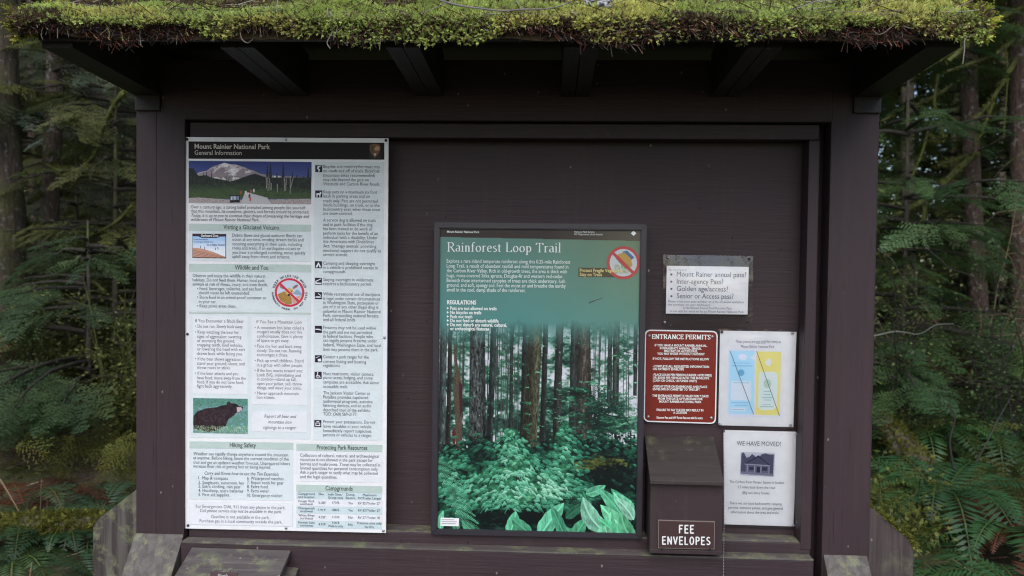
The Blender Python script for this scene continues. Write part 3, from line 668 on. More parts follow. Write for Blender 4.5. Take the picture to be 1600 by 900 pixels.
for c in ([(301, 493.5), (387, 494.5), (387, 616), (301, 615)], [(393, 495), (480.5, 496), (480.5, 633), (393, 632)], [(394, 642.5), (480, 643.5), (479, 675.5), (394, 674)]): band(c, PALE2, Y2)
band([(491, 252.5), (600, 253.5), (597, 689), (489.5, 687.5)], PALE)
band([(296, 689.5), (458, 691.5), (458, 702.5), (296, 700)], SAGE, Y2, 'heading_band'); band([(296, 700), (458, 702.5), (458, 782.5), (296, 780)], PALE)
band([(296, 784), (458, 786.5), (457.5, 823), (296, 820)], PALE); band([(296.8, 784.8), (457.2, 787.2), (456.7, 822.2), (296.8, 819.2)], PALE2, Y2)
band([(463, 693), (597.5, 695), (597, 706.5), (463, 704)], SAGE, Y2, 'heading_band'); band([(463, 704), (597, 706.5), (597, 754.5), (463, 752)], PALE2)
band([(463, 757), (597, 759.5), (597, 770.5), (463, 768)], SAGE, Y2, 'heading_band')
for k in range(5): band([(463, 768.2 + 11.3 * k), (597, 770.7 + 11.3 * k), (597, 781.8 + 11.3 * k), (463, 779.3 + 11.3 * k)], TABB if k % 2 == 0 else PALE2, Y1, 'table_row')
def sl(y): return .006 + .0105 * (y - 214) / 616
LB, LS, LH = Lettering(Y3), Lettering(Y3), Lettering(Y1 - .0006)
LH.line('Mount Rainier National Park', 304, 422, 232.2, 10.5, .006, .018); LH.line('General Information', 304, 377.5, 241.8, 10, .006)
for s, a, b, y in (('Visiting a Glaciated Volcano', 349, 436, 358), ('Wildlife and You', 367, 419, 421), ('Hiking Safety', 359, 400, 698.5), ('Protecting Park Resources', 495, 574, 702), ('Campgrounds', 508.5, 551, 766)):
    LS = Lettering(Y3); LS.line(s, a, b, y, 10, sl(y), .008); LS.build('heading_lettering', INK, gi)
body = '''298|477|325.5|Over a century ago, a strong belief prevailed among people like yourself
298|483|332|that this mountain, its meadows, glaciers, and forests should be protected.
298|482|338.8|/Today, it is up to you to continue their dream of preserving the heritage and
298|405|345|/wilderness of Mount Rainier National Park.
363|472|369.8|Debris flows and glacial outburst floods can
363|474|376.2|occur at any time, eroding stream banks and
363|472|383.2|scouring everything in their path, including
363|470|389.7|rocks and trees. If an earthquake occurs or
363|477|396.5|you hear a prolonged rumbling, move quickly
363|453|403|uphill away from rivers and streams.
301|414|432.7|Observe and enjoy the wildlife in their natural
301|413|439.5|habitats. Do not feed them. Human food puts
301|418|446|animals at risk of illness, injury, and even death.
308|409|453|• Food, beverages, toiletries, and pet food
311|390|459.5|should never be left unattended.
308|416|466.5|• Store food in an animal-proof container or
311|338|473.5|in your car.
308|369|480|• Keep picnic areas clean.
305|381|503.5|If You Encounter a Black Bear
305|380|512|• Do not run. Slowly back away.
305|373|521|• Keep watching the bear for
308|377|528|signs of aggression: swatting
308|367|534.5|or stomping the ground,
308|379|541|snapping teeth, loud exhales,
308|383|547.5|or lowering the head with ears
308|379|554.5|drawn back while facing you.
305|378|563|• If the bear shows aggression,
308|382|570|stand your ground, shout, and
308|360|576.5|throw rocks or sticks.
305|372|585.5|• If the bear attacks and you
308|384|592.5|have food, move away from the
308|381|599|food. If you do not have food,
308|363|605.5|fight back aggressively.
401|471|505|If You See a Mountain Lion
398|475|514|• A mountain lion (also called a
401.5|472|520.5|cougar) usually does not like
401.5|473|527.5|confrontation. Give it plenty
401.5|452|534|of space to get away.
398|471|543|• Face the lion and back away
401.5|471|550|slowly. Do not run. Running
401.5|450|556.5|encourages a chase.
398|474|565.5|• Pick up small children. Stand
401.5|473|572.5|in a group with other people.
398|473|581|• If the lion moves toward you:
401.5|470|588|Look BIG, intimidating and
401.5|463|594.5|in control—stand up tall,
401.5|472|601.5|open your jacket, yell, throw
401.5|471|608|things, and wave your arms.
398|467|616.5|• Never approach mountain
401.5|430|623|lion kittens.
302|450|711|Weather can rapidly change anywhere around the mountain
302|451|717.5|at anytime. Before hiking, know the current condition of the
302|453|724.5|trail and get an updated weather forecast. Unprepared hikers
302|423|730.5|increase their risk of getting lost or being injured.
310|356|749|1. Map & compass
310|381|756|2. Sunglasses, sunscreen, hat
310|376|762|3. Extra clothing, rain gear
310|380|768.5|4. Headlamp, spare batteries
310|358|775|5. First aid supplies
386|443|749.5|6. Waterproof matches
386|443|756|7. Repair tools for gear
386|418|762.5|8. Extra food
386|420|769|9. Extra water
386|441|776|10. Emergency shelter
306|446|793.5|For Emergencies DIAL 911 from any phone in the park.
330|421|809.5|Gasoline is not available in the park.
312|441|816|Purchase gas in a local community outside the park.
469|592|713.5|Collection of cultural, natural, and archaeological
469|582|720|resources is not allowed in the park except for
469|594|727|berries and mushrooms. These may be collected in
469|591|733.5|limited quantities for personal consumption only.
469|590|740|Ask a park ranger to verify what may be collected
469|527|747|and the legal quantities.
505|594|262.3|Bicycles and motorcycles must stay
505|593|269|on roads and off of trails. Bicyclists
505|586|276|(mountain bikes recommended)
505|576|282.8|may ride beyond the gate on
505|594|289.5|Westside and Carbon River Roads.
505|589|302|Keep pets on a maximum six foot
505|578|308.5|leash in parking areas and on
505|590|316|roads only. Pets are not permitted
505|593|322.5|inside buildings, on trails, or in the
505|594|329|backcountry even when these areas
505|551|335.5|are snow-covered.
505|587|346|A service dog is allowed on trails
505|582|353|and in park facilities if the dog
505|582|359.5|has been trained to do work or
505|590|366.5|perform tasks for the benefit of an
505|590|373|individual with a disability. Under
505|584|379.5|the Americans with Disabilities
505|588|386.5|Act, 'therapy animals' providing
505|595|393.5|emotional support do not qualify as
505|544|400|service animals.
505|586|413.5|Camping and sleeping overnight
505|590|420|in a vehicle is prohibited except in
505|541|426.5|campgrounds.
505|583|439|Staying overnight in wilderness
505|581|445.5|requires a backcountry permit.
505|594|461.5|While recreational use of marijuana
505|594|468.5|is legal under certain circumstances
505|592|475|in Washington State, possession or
505|591|481.5|use of it or any other illegal drug is
505|595|488.5|unlawful in Mount Rainier National
505|592|495|Park, surrounding national forests,
505|556|501.5|and all federal lands.
505|587|514|Firearms may not be used within
505|581|521|the park and are not permitted
505|583|527.5|in federal facilities. People who
505|589|534|can legally possess firearms under
505|595|541|federal, Washington State, and local
505|591|548|laws may possess them in the park.
505|576|559.5|Contact a park ranger for the
505|572|567|current fishing and boating
505|532|573|regulations.
505|584|586|Most restrooms, visitor centers,
505|582|592|picnic areas, lodging, and some
505|592|599|campsites are accessible. Ask about
505|544|606|accessible trails.
505|578|616|The Jackson Visitor Center at
505|575|622.5|Paradise provides captioned
505|582|629|audiovisual programs, assistive
505|580|635.5|listening devices, and an audio
505|579|642.5|described tour of the exhibits.
505|558|649|TDD: (360) 569-2177.
505|586|661|Protect your possessions. Do not
505|581|668|leave valuables in your vehicle.
505|580|675|Immediately report suspicious
505|581|681.5|persons or vehicles to a ranger.
413|462|652.5|/Report all bear and
419|455|661.5|/mountain lion
411|463|670|/sightings to a ranger.
319|435|741.5|/Carry and Know how to use the Ten Essentials
312|440|800|/Cell phone service may not be available in the park.'''
for ln in body.split('\n'):
    a, b, y, s = ln.split('|'); it = s.startswith('/'); y = float(y)
    LB.line(s.lstrip('/'), float(a), float(b), y, 7.3, sl(y), -.006 if not it else -.004, .2 if it else 0)
T = [(466, 492, 773, 'Campground'), (466, 491, 778, 'and location'), (498, 507, 773.5, 'Elev.'), (512.5, 535, 774, 'Indiv Sites/'), (512.5, 536, 779, 'Group sites'), (541, 554, 774.5, 'Dump'), (540, 555, 779.5, 'Station'), (567, 588, 775, 'Maximum'), (559.5, 595, 780, 'RV/Trailer Length')]
for k, (n1, n2, e, si, du, mx) in enumerate((('Cougar Rock', 'southeast', "3,180'", '173/5', 'Yes', "RV 35'/Trailer 27'"), ('Ohanapecosh', 'southwest', "1,914'", '188/2', 'Yes', "RV 32'/Trailer 27'"), ('White River', 'northeast', "4,232'", '112/0', 'No', "RV 27'/Trailer 18'"), ('Mowich Lake', 'northwest', "4,929'", '10/3', 'No', 'Primitive sites only'))):
    y = 784.3 + 11.2 * k; T += [(466, 491.5, y, n1), (469, 489, y + 4.6, n2), (497.5, 509, y + 2.8, e), (519, 530, y + (2.8 if k < 3 else .5), si), (544, 551, y + 3.4, du), (559.5 if k < 3 else 558, 594 if k < 3 else 596, y + (3.6 if k < 3 else 1), mx)]
T += [(512.5, 536, 823.5, 'Walk-in only'), (570, 584, 825, 'No RVs')]
for a, b, y, s in T: LB.line(s, a, b, y, 5.2, .015)
LH.build('title_lettering', CREAM, gi); LB.build('body_lettering', INKG, gi)
# -- the mountain photograph
c = Canvas(295, 251, 192.5, 68, 2.2, (52, 66, 128)); o = lambda x, y: (280 + x / 6.21, 205 + y / 6.21); q = lambda *P: [o(x, y) for x, y in P]
for i in range(c.H): c.a[i] = np.array((44, 58, 124)) + (np.array((78, 92, 150)) - (44, 58, 124)) * min(1, i / c.H * 2)
c.poly(q((150, 425), (200, 400), (270, 385), (340, 335), (400, 318), (440, 303), (500, 318), (560, 322), (620, 340), (680, 365), (740, 385), (780, 405), (850, 420), (1000, 430), (1240, 440), (1283, 460), (1283, 500), (92, 500), (92, 430)), (214, 204, 206), 1, .12)
x = rnd(250, 800, 900); y = rnd(330, 480, 900); ok = (y > 335 + np.abs(x - 460) * .16); x, y = x[ok], y[ok]; kk = fbm(x / 60, y / 40) > .5; P = np.array([o(a, b) for a, b in zip(x[kk], y[kk])]); c.dabs(P[:, 0], P[:, 1], rnd(.6, 1.3, len(P)), rnd(1, 3.5, len(P)), jitcol((128, 108, 120), len(P), .15), .8)
c.poly(q((180, 410), (270, 388), (330, 350), (350, 380), (310, 430), (200, 430)), (140, 120, 135), .7)
yy, xx = np.mgrid[0:c.H, 0:c.W]; rk = fbm(xx / 26 + yy / 40, yy / 16, 2.2) + .25 * fbm(xx / 7, yy / 7, 5); snow = (c.a[..., 0] > 180); hi_ = np.clip(yy / c.H * 1.6, 0, 1); mk = snow & (rk + .18 * hi_ > .66); c.a[mk] = c.a[mk] * .45 + np.array((96, 76, 92)) * .55; mk = snow & (rk < .5); c.a[mk] = np.array((236, 230, 232))
dk = (30, 36, 36); c.poly(q((92, 362), (140, 362), (165, 400), (190, 432), (270, 430), (310, 450), (360, 460), (420, 470), (500, 488), (560, 470), (620, 448), (680, 425), (740, 408), (800, 430), (850, 445), (1283, 440), (1283, 580), (92, 560)), dk, 1, .5)
for x, t, b, w in ((315, 372, 450, 12), (268, 388, 450, 14), (240, 400, 450, 14), (458, 428, 480, 12), (484, 440, 480, 10), (858, 312, 450, 30), (888, 298, 450, 40), (952, 392, 460, 26), (1012, 294, 450, 34), (1102, 382, 450, 22), (1145, 415, 460, 30), (1212, 425, 470, 30), (1255, 332, 470, 34), (118, 365, 450, 40), (1283, 380, 480, 20)):
    for k in range(5): f = k / 5; c.poly(q((x, t + (b - t) * f * .9), (x + w * (.25 + .75 * (f + .2)) / 2, t + (b - t) * (f + .3)), (x - w * (.25 + .75 * (f + .2)) / 2, t + (b - t) * (f + .3))), (28, 32, 40))
for i in range(4): c.poly(q((92, 520 + 25 * i), (500, 500 + 22 * i), (800, 520 + 22 * i), (1283, 560 + 15 * i), (1283, 650), (92, 665)), [(42, 54, 42), (48, 64, 42), (58, 78, 46), (64, 84, 50)][i], .8, .35)
P = np.array([o(a, b) for a, b in zip(rnd(92, 1283, 1500), rnd(440, 655, 1500))]); kk = fbm(P[:, 0] / 9, P[:, 1] / 5) > .5; cc = np.where(kk[:, None], jitcol((26, 34, 32), 1500, .4), jitcol((76, 96, 54), 1500, .4)); c.dabs(P[:, 0], P[:, 1], rnd(-.4, .4, 1500), 1.6, cc, .7)
for a, b in (((862, 440), (868, 575)), ((848, 450), (852, 560)), ((880, 450), (886, 570)), ((896, 500), (898, 568)), ((955, 505), (958, 592)), ((1022, 440), (1028, 578)), ((1042, 450), (1038, 575)), ((1080, 430), (1082, 605)), ((1110, 440), (1086, 545))): c.line(o(*a), o(*b), 1.0, (176, 166, 160))
c.poly(q((92, 655), (200, 650), (480, 668), (600, 670), (1283, 650), (1283, 710), (92, 710)), (176, 164, 164), 1, .3); P = np.array([o(a, b) for a, b in zip(rnd(92, 1283, 350), rnd(645, 705, 350))]); c.dabs(P[:, 0], P[:, 1], 0, 1, jitcol((110, 92, 92), 350, .5), .7)
c.poly(q((640, 600), (690, 600), (860, 645), (900, 705), (600, 705)), (196, 190, 196)); c.poly(q((92, 640), (92, 690), (100, 705), (92, 705)), (60, 60, 60))
c.poly(q((495, 625), (590, 622), (592, 695), (497, 697)), (28, 26, 40)); c.poly(q((503, 635), (522, 634), (522, 672), (503, 674)), (200, 205, 225)); c.poly(q((528, 634), (560, 632), (560, 670), (530, 672)), (170, 180, 205)); c.poly(q((568, 632), (582, 632), (582, 668), (568, 670)), (150, 165, 190))
for x, y, cl in ((605, 590, (170, 80, 70)), (650, 590, (220, 220, 230)), (672, 605, (220, 200, 190)), (700, 580, (160, 90, 80)), (728, 572, (210, 200, 205)), (694, 660, (190, 90, 70)), (686, 625, (60, 50, 60))): c.poly(q((x - 8, y - 12), (x + 8, y - 12), (x + 9, y + 22), (x - 9, y + 22)), cl)
c.blur(1); c.build('mountain_photo', [(294.8, 251.2), (486.8, 253), (486, 319.2), (294.8, 317)], Y2, gi)
# -- hazard diagram
c = Canvas(300.5, 365, 53, 38.5, 3, (176, 208, 240)); o = lambda x, y: (280 + x / 5.63, 340 + y / 5.63)
for i in range(c.H): c.a[i] = np.array((140, 188, 236)) + (np.array((232, 236, 246)) - (140, 188, 236)) * min(1, i / c.H * 1.5)
c.poly(q((115, 265), (200, 272), (300, 300), (415, 345), (415, 360), (115, 360)), (196, 150, 130)); [c.line(o(115, 285 + 14 * k), o(400, 345 + 8 * k), .7, (150, 98, 82)) for k in range(5)]
c.poly(q((115, 138), (415, 138), (415, 165), (360, 165), (330, 178), (200, 178), (165, 165), (115, 165)), (58, 36, 52))
for x, y in ((318, 270), (340, 265), (188, 255), (222, 265)): c.line(o(x, y - 8), o(x + 2, y + 14), 1.0, (70, 60, 80))
for k, y in ((0, 138), (1, 352)): c.line(o(115, y), o(415, y), 1, (58, 36, 52))
for x in (117, 410): c.line(o(x, 138), o(x, 355), 1, (58, 36, 52))
c.build('hazard_diagram', [(300.5, 365), (353.3, 365.5), (353.3, 403.8), (300.5, 403)], Y2, gi)
lt = Lettering(Y2 - .0006); lt.line('Geohazard Zone', 314, 341, 370, 5.4, .006, .02); lt.build('diagram_title', WINK, gi)
lt = Lettering(Y2 - .0006); lt.line('In case of earthquake', 302.5, 324.5, 375, 3.6, .006); lt.line('or prolonged rumbling noise', 302.5, 333, 378.8, 3.6, .006); lt.line('Go to Higher Ground!', 323, 351, 383.8, 4.4, .006, .01); lt.build('diagram_lettering', plain('blue_ink', (.03, .04, .2)), gi)
# -- keep wildlife wild badge
c = Canvas(428, 432, 49, 50, 3, (0, 0, 0)); cx, cy = 452.4, 457; c.ell(cx, cy, 23.3, 22.5, (205, 48, 72)); c.ell(cx, cy, 19.6, 19, (196, 208, 222))
c.poly([(cx - 19, cy + 3), (cx - 8, cy - 2), (cx + 2, cy + 6), (cx + 4, cy + 18), (cx - 4, cy + 19), (cx - 14, cy + 13)], (170, 130, 70)); c.poly([(cx + 2, cy + 8), (cx + 18, cy + 5), (cx + 14, cy + 13), (cx + 6, cy + 18)], (206, 160, 140)); c.poly([(cx + 4, cy + 2), (cx + 12, cy - 5), (cx + 19, cy + 1), (cx + 19, cy + 5)], (140, 165, 190))
x = rnd(cx - 16, cx + 4, 160); y = rnd(cy + 4, cy + 17, 160); c.dabs(x, y, rnd(0, 6, 160), 1.5, np.concatenate([jitcol((190, 90, 40), 60), jitcol((120, 130, 50), 100)]), .8)
c.poly([(cx - 8, cy - 5), (cx - 1, cy - 7), (cx + 6, cy - 5), (cx + 5, cy + 1), (cx - 1, cy + 6), (cx - 5, cy + 2)], (206, 172, 110)); c.ell(cx - 1, cy + 4, 2, 1.6, (40, 35, 40)); c.ell(cx - 4, cy - 2, 1, 1, (50, 40, 40)); c.ell(cx + 3.5, cy - 2, 1, 1, (50, 40, 40)); c.ell(cx + 9, cy - 9, 5, 2.2, (150, 110, 110), 1, -.6); c.ell(cx - 11, cy - 8, 5, 2.2, (150, 110, 110), 1, .5)
c.line((cx - 15.5, cy - 14.5), (cx + 15, cy + 15), 3.4, (205, 48, 72))
keep = (np.hypot((np.arange(c.W)[None] + .5) / 3 + 428 - cx, ((np.arange(c.H)[:, None] + .5) / 3 + 432 - cy) * 1.035) < 23.2)
c.build('wildlife_badge', [(428, 432), (477, 432), (477, 482), (428, 482)], Y2, gi, 1, keep)
LR = Lettering(Y3)
def ringtext(L, s, cx, cy, r, a0, a1, em, inside=False):
    for k, ch in enumerate(s):
        if ch == ' ': continue
        a = R(a0 + (a1 - a0) * k / (len(s) - 1)); V, F = glyphs(ch, .03)
        px, py = cx + r * math.cos(a), cy - r * math.sin(a); rot = a - math.pi / 2 if not inside else a + math.pi / 2
        w = V[:, 0].mean(); P = [((v[0] - w) * em, v[1] * em) for v in V]
        L.add(np.array([at(px + x * math.cos(rot) - y * math.sin(rot), py - (x * math.sin(rot) + y * math.cos(rot)), L.Y) for x, y in P]), F)
ringtext(LR, 'KEEP WILDLIFE WILD', cx, cy, 24.2, 160, 20, 5.2); ringtext(LR, 'HANDOUTS HARM. DO NOT FEED', cx, cy, 27.8, 182, 358, 4.2, True); LR.build('badge_lettering', INK, gi)
# -- bear photograph
c = Canvas(302, 622, 85.5, 55.5, 2.6, (92, 136, 130)); o = lambda x, y: (280 + x / 4.5, 490 + y / 4.5)
x = rnd(302, 388, 1600); y = rnd(622, 678, 1600); u = (y - 622) / 55; cc = np.where((fbm(x / 7, y / 7) > .5)[:, None], jitcol((84, 140, 104), 1600), jitcol((140, 172, 190), 1600)); cc[u < .22] = jitcol((56, 112, 84), (u < .22).sum(), .5); c.dabs(x, y, rnd(0, 6.3, 1600), 2, cc)
c.poly(q((105, 720), (130, 690), (190, 668), (265, 658), (300, 645), (335, 640), (338, 622), (352, 614), (365, 628), (400, 630), (418, 645), (447, 655), (448, 668), (425, 690), (400, 695), (385, 715), (345, 745), (330, 790), (300, 800), (270, 822), (215, 837), (100, 812), (98, 740)), (42, 32, 37), 1, .35)
yy, xx = np.mgrid[0:c.H, 0:c.W]; dkm = c.a.sum(-1) < 215; c.a[dkm] *= (.55 + 1.1 * fbm(xx / 9, yy / 14, 3))[dkm][:, None]
P = np.array([o(a, b) for a, b in zip(rnd(130, 330, 240), rnd(665, 760, 240))]); c.dabs(P[:, 0], P[:, 1], rnd(.7, 1.3, 240), 2, jitcol((98, 78, 82), 240, .25), .6); c.poly(q((405, 655), (440, 655), (446, 668), (425, 688), (408, 690)), (186, 168, 172)); c.ell(*o(444, 657), 1.4, 1.2, (30, 25, 30)); c.ell(*o(392, 648), .8, .8, (20, 15, 20))
P = np.array([o(a, b) for a, b in zip(rnd(98, 482, 420), rnd(795, 842, 420))]); c.dabs(P[:, 0], P[:, 1], rnd(-2.2, -.9, 420), 2, jitcol((156, 182, 140), 420, .25)); c.blur(1)
c.build('bear_photo', [(301.8, 621.8), (387, 623.2), (387, 677.8), (301.8, 676)], Y3, gi)
# -- pictogram squares and arrowhead
def icon(x, y, polys, hole=()):
    c = Canvas(x, y, 11, 11, 3.4, (40, 30, 48))
    for p in polys: c.poly([(x + a, y + b) for a, b in p], (226, 226, 236))
    for p in hole: c.poly([(x + a, y + b) for a, b in p], (40, 30, 48))
    c.build('pictogram', [(x, y), (x + 11, y + .1), (x + 11, y + 11.1), (x, y + 11)], Y2, gi)
rc = lambda a, b, w, h: [(a, b), (a + w, b), (a + w, b + h), (a, b + h)]
icon(492.5, 258, [[(4, 1), (7, 2), (5, 5), (7.5, 7), (6, 10), (4.6, 10), (5.6, 7.5), (3, 5.4)], rc(6.5, .8, 1.8, 1.8)]); icon(492.5, 297.5, [rc(2, 4.5, 6.5, 2.4), rc(2, 5, 1.4, 5), rc(6.6, 5, 1.4, 5), [(7, 2), (9.5, 3), (9.5, 5), (7, 5.5)]])
icon(492, 408, [[(5.5, 1.5), (10, 9.5), (1, 9.5)]], [[(5.5, 5), (7, 9.6), (4, 9.6)]]); icon(492, 434, [[(1, 5), (9.5, 1.2), (9.8, 2.2), (2, 5.8)], rc(1, 7.5, 9, 2.2), [(1, 5), (2.2, 5), (3, 8), (1, 8)]]); icon(492, 456.3, [rc(1.2, 6.8, 7, 1.7), rc(8.6, 6.8, 1.2, 1.7), [(5.5, 2), (9.5, 5), (9, 6), (5, 2.6)]])
icon(492, 509, [[(1, 4.8), (7, 4.8), (10, 6), (10, 7.2), (6, 6.4), (1, 6)]]); icon(492, 555, [[(4.5, 6), (9, 5), (10, 9.5), (5, 9.5)], [(1, 4), (7, 1.4), (7.2, 2), (1.4, 4.6)]]); icon(491.5, 580.7, [rc(4, 3, 1.4, 4), rc(3.9, 1, 1.6, 1.6), [(4, 6), (8, 6), (9.3, 9.2), (8.2, 9.4), (7.2, 7.2), (4, 7.2)], [(3, 5), (3.6, 5.4), (3, 7.5), (5, 9), (7, 8.4), (7.2, 9.2), (5, 10), (2, 8)]]); icon(491, 656.3, [rc(2, 4, 7, 5), rc(3.4, 1.8, 4.2, 1.2)], [rc(3, 5, 5, 2.6)])
c = Canvas(577, 224, 18, 24, 3, (24, 20, 22)); ah = [(578, 227), (583, 225), (586, 224.5), (589, 225), (594, 227), (594.2, 233), (592, 239), (588, 243.5), (585.8, 246.5), (583.5, 243.5), (579.6, 239), (577.8, 233)]
c.poly(ah, (118, 76, 44), 1, .2); c.poly([(580, 229), (583, 227), (583, 240), (580.5, 236)], (60, 66, 46)); c.poly([(585, 232), (589, 228), (593, 230), (592, 235), (586, 235)], (176, 140, 104)); c.poly([(583.5, 240), (588, 240), (586, 243.4)], (206, 200, 190))
c.build('arrowhead_emblem', [(577, 224), (595, 224.1), (595, 248.1), (577, 248)], Y2, gi)
for x, y in ((292.3, 217.8), (447, 218.6), (603, 219.5), (293, 522), (600.6, 527.5), (294, 821), (447, 825), (599, 829)): knob('screw', at(x, y, YB - .0005), .0042, .003, SCREWD if x < 300 or x > 602 else SCREW, gi)

# ------------------------------------------------------------------ rainforest trail panel
YT = -.080
tp = empty('trail_panel', at(842, 596, 0), 'dark framed green forest photo panel titled for the rainforest loop walk', 'sign')
OUT, INN = [(678.5, 347), (1010.8, 350.5), (1003, 843), (673, 836)], [(687.3, 356.6), (1001, 359.8), (993.5, 834.6), (683.4, 827)]
for k in range(4): slab_px('frame_bar', [OUT[k], OUT[(k + 1) % 4], INN[(k + 1) % 4], INN[k]], YT, .0785, FRAME_M, tp, .0025)
YQ = -.071
c = Canvas(683, 356, 318, 479, 1.55, (92, 140, 134))
yy, xx = np.mgrid[0:c.H, 0:c.W]; v = yy / c.S + 356; u = xx / c.S + 683; t = np.clip((v - 371) / 130, 0, 1)[..., None]; rr = np.clip((u - 800) / 190, 0, 1)[..., None] * np.clip(1 - (v - 371) / 200, 0, 1)[..., None]
c.a[:] = np.array((104, 146, 136)) * (1 - t) + np.array((88, 146, 142)) * t; c.a[:] += (np.array((128, 148, 116)) - c.a) * rr * .9
o = lambda x, y: (670 + x / 2.571, 500 + y / 2.571)
# a forest photograph: pale sky through foliage, dark trunks, a bright fern bed
f = Canvas(683, 356, 318, 479, 1.55, (178, 190, 190)); U, Vv = (u - 670) * 2.571, (v - 500) * 2.571
def zn(*k):
    q = sum(a * fbm(U / s1 + k_, Vv / s2, 3.3 + k_, 2) for a, s1, s2, k_ in k); return (q - q.mean()) / q.std()
def ramp(t, stops): p = [a for a, _ in stops]; return np.stack([np.interp(t, p, [c_[j] for _, c_ in stops]) for j in range(3)], -1)
can = .50 + .21 * zn((.5, 60, 42, 1), (.35, 22, 14, 5), (.3, 10, 6, 9)) + .10 * np.clip((U - 640) / 200, 0, 1) - .16 * np.clip((Vv - 300) / 160, 0, 1)
f.a[:] = ramp(can, [(0, (20, 38, 34)), (.28, (44, 82, 70)), (.46, (84, 136, 114)), (.58, (140, 172, 160)), (.70, (204, 208, 218)), (1, (226, 228, 236))])
for k in range(54): x = rnd(686, 998, 1)[0]; f.line((x, 480), (x - rnd(-2, 4, 1)[0], 700), rnd(.7, 2.0, 1)[0], (40 + k % 5 * 8, 50 + k % 5 * 7, 50 + k % 5 * 6), .9)
tb = zn((.5, 5, 26, 2), (.5, 3, 9, 7)) * .22
def trunk(x0, x1, y0, b0, b1, y1, col, var=1.0):
    r_ = f.mask([o(x0, y0), o(x1, y0), o(b1, y1), o(b0, y1)])
    if r_ is None: return
    sl_, m_ = r_; q = np.array(col, float) * (1 + var * tb[sl_][..., None]); e = np.clip((U[sl_] - x0) / max(x1 - x0, 1), 0, 1); q = q * (.72 + .5 * np.sin(math.pi * e))[..., None]; f.a[sl_][m_] = q[m_]
trunk(45, 72, -60, 36, 62, 540, (62, 70, 70)); trunk(600, 640, -60, 592, 640, 480, (50, 54, 52)); trunk(722, 738, -60, 720, 740, 330, (44, 54, 52)); trunk(745, 768, -60, 742, 768, 340, (48, 55, 52)); trunk(824, 842, -60, 826, 842, 300, (36, 44, 44)); trunk(572, 602, -60, 566, 602, 520, (42, 47, 45)); trunk(326, 338, -60, 322, 338, 500, (38, 45, 44))
trunk(248, 272, -60, 232, 258, 540, (40, 48, 48)); trunk(378, 404, -60, 368, 398, 500, (34, 38, 38)); trunk(408, 458, -60, 370, 438, 520, (62, 62, 48)); trunk(460, 480, -60, 448, 472, 500, (34, 40, 38)); trunk(512, 542, -60, 500, 532, 490, (44, 46, 44)); trunk(606, 646, -60, 606, 666, 580, (64, 60, 54)); trunk(162, 220, -60, 160, 232, 480, (58, 62, 62), 1.7); trunk(160, 232, 478, 150, 262, 590, (40, 42, 40), 1.5); trunk(76, 92, -60, 66, 86, 540, (40, 40, 38))
f.poly([o(*p) for p in ((95, 90), (108, 120), (112, 180), (128, 250), (130, 400), (136, 590), (116, 600), (104, 400), (96, 300), (100, 200))], (84, 72, 60), 1, .7); f.poly([o(*p) for p in ((118, 255), (132, 265), (134, 380), (124, 395))], (66, 34, 38), 1, .4); f.poly([o(*p) for p in ((92, 460), (104, 440), (106, 510), (96, 512))], (92, 34, 42), 1, .4)
# hemlock boughs in front of the trunks at right, dark below
hm = np.exp(-((U - 700) / 130) ** 2 - ((Vv - 400) / 120) ** 2) + .8 * np.exp(-((U - 600) / 70) ** 2 - ((Vv - 290) / 26) ** 2) + .5 * np.exp(-((U - 790) / 60) ** 2 - ((Vv - 120) / 60) ** 2); hz = zn((.5, 44, 13, 3), (.4, 17, 6, 6), (.3, 7, 4, 8))
mk = (hm + .22 * hz) > .55; f.a[mk] = ramp(.34 + .20 * hz, [(0, (8, 18, 18)), (.35, (20, 50, 42)), (.6, (44, 96, 74)), (.85, (104, 166, 134)), (1, (140, 200, 170))])[mk]
# understory brightness, then its leafy texture
g2 = lambda cx_, cy_, sx_, sy_: np.exp(-((U - cx_) / sx_) ** 2 - ((Vv - cy_) / sy_) ** 2)
cone = np.clip(1 - np.abs(U - 335) / (16 + np.clip(Vv - 440, 0, None) * .78), 0, 1) * ((Vv > 440) & (Vv < 770)); cone2 = np.clip(1 - np.abs(U - 548) / (14 + np.clip(Vv - 405, 0, None) * .50), 0, 1) * ((Vv > 405) & (Vv < 720))
uz = zn((.45, 34, 20, 4), (.4, 14, 9, 1), (.35, 7, 5, 6)); uz = uz + .5 * np.sin((Vv + .35 * np.abs(U - 335)) / 6.5) * (cone > .05)
Bm = .235 + .36 * cone ** .6 + .30 * cone2 ** .6 + .24 * g2(110, 660, 110, 90) + .14 * g2(470, 660, 120, 60) - .30 * g2(715, 620, 130, 75) - .34 * g2(430, 800, 150, 38) - .16 * g2(220, 800, 90, 50) - .22 * g2(700, 800, 180, 70) - .18 * g2(240, 560, 60, 40)
top_ = 505 + 40 * (fbm(U / 30, 4.4, 2) - .5) * 2 + 45 * np.clip((170 - U) / 130, 0, 1) - 30 * np.clip((U - 560) / 100, 0, 1) + 18 * uz
ms = (Vv > top_) | (cone + .10 * uz > .22) | (cone2 + .10 * uz > .25)
und = ramp(Bm * .72 + .11 * uz, [(0, (6, 18, 18)), (.18, (16, 44, 38)), (.38, (38, 98, 70)), (.60, (66, 142, 102)), (.82, (116, 190, 144)), (1, (168, 222, 184))]); f.a[ms] = und[ms]
mo = g2(690, 572, 110, 34) + .15 * uz > .55; f.a[mo] = (ramp(.4 + .25 * uz, [(0, (14, 22, 14)), (.5, (58, 68, 34)), (1, (110, 116, 56))]))[mo]
ns = 1500; sx, sy = rnd(36, 842, ns), rnd(430, 800, ns); od = np.argsort(sy); sx, sy = sx[od], sy[od]
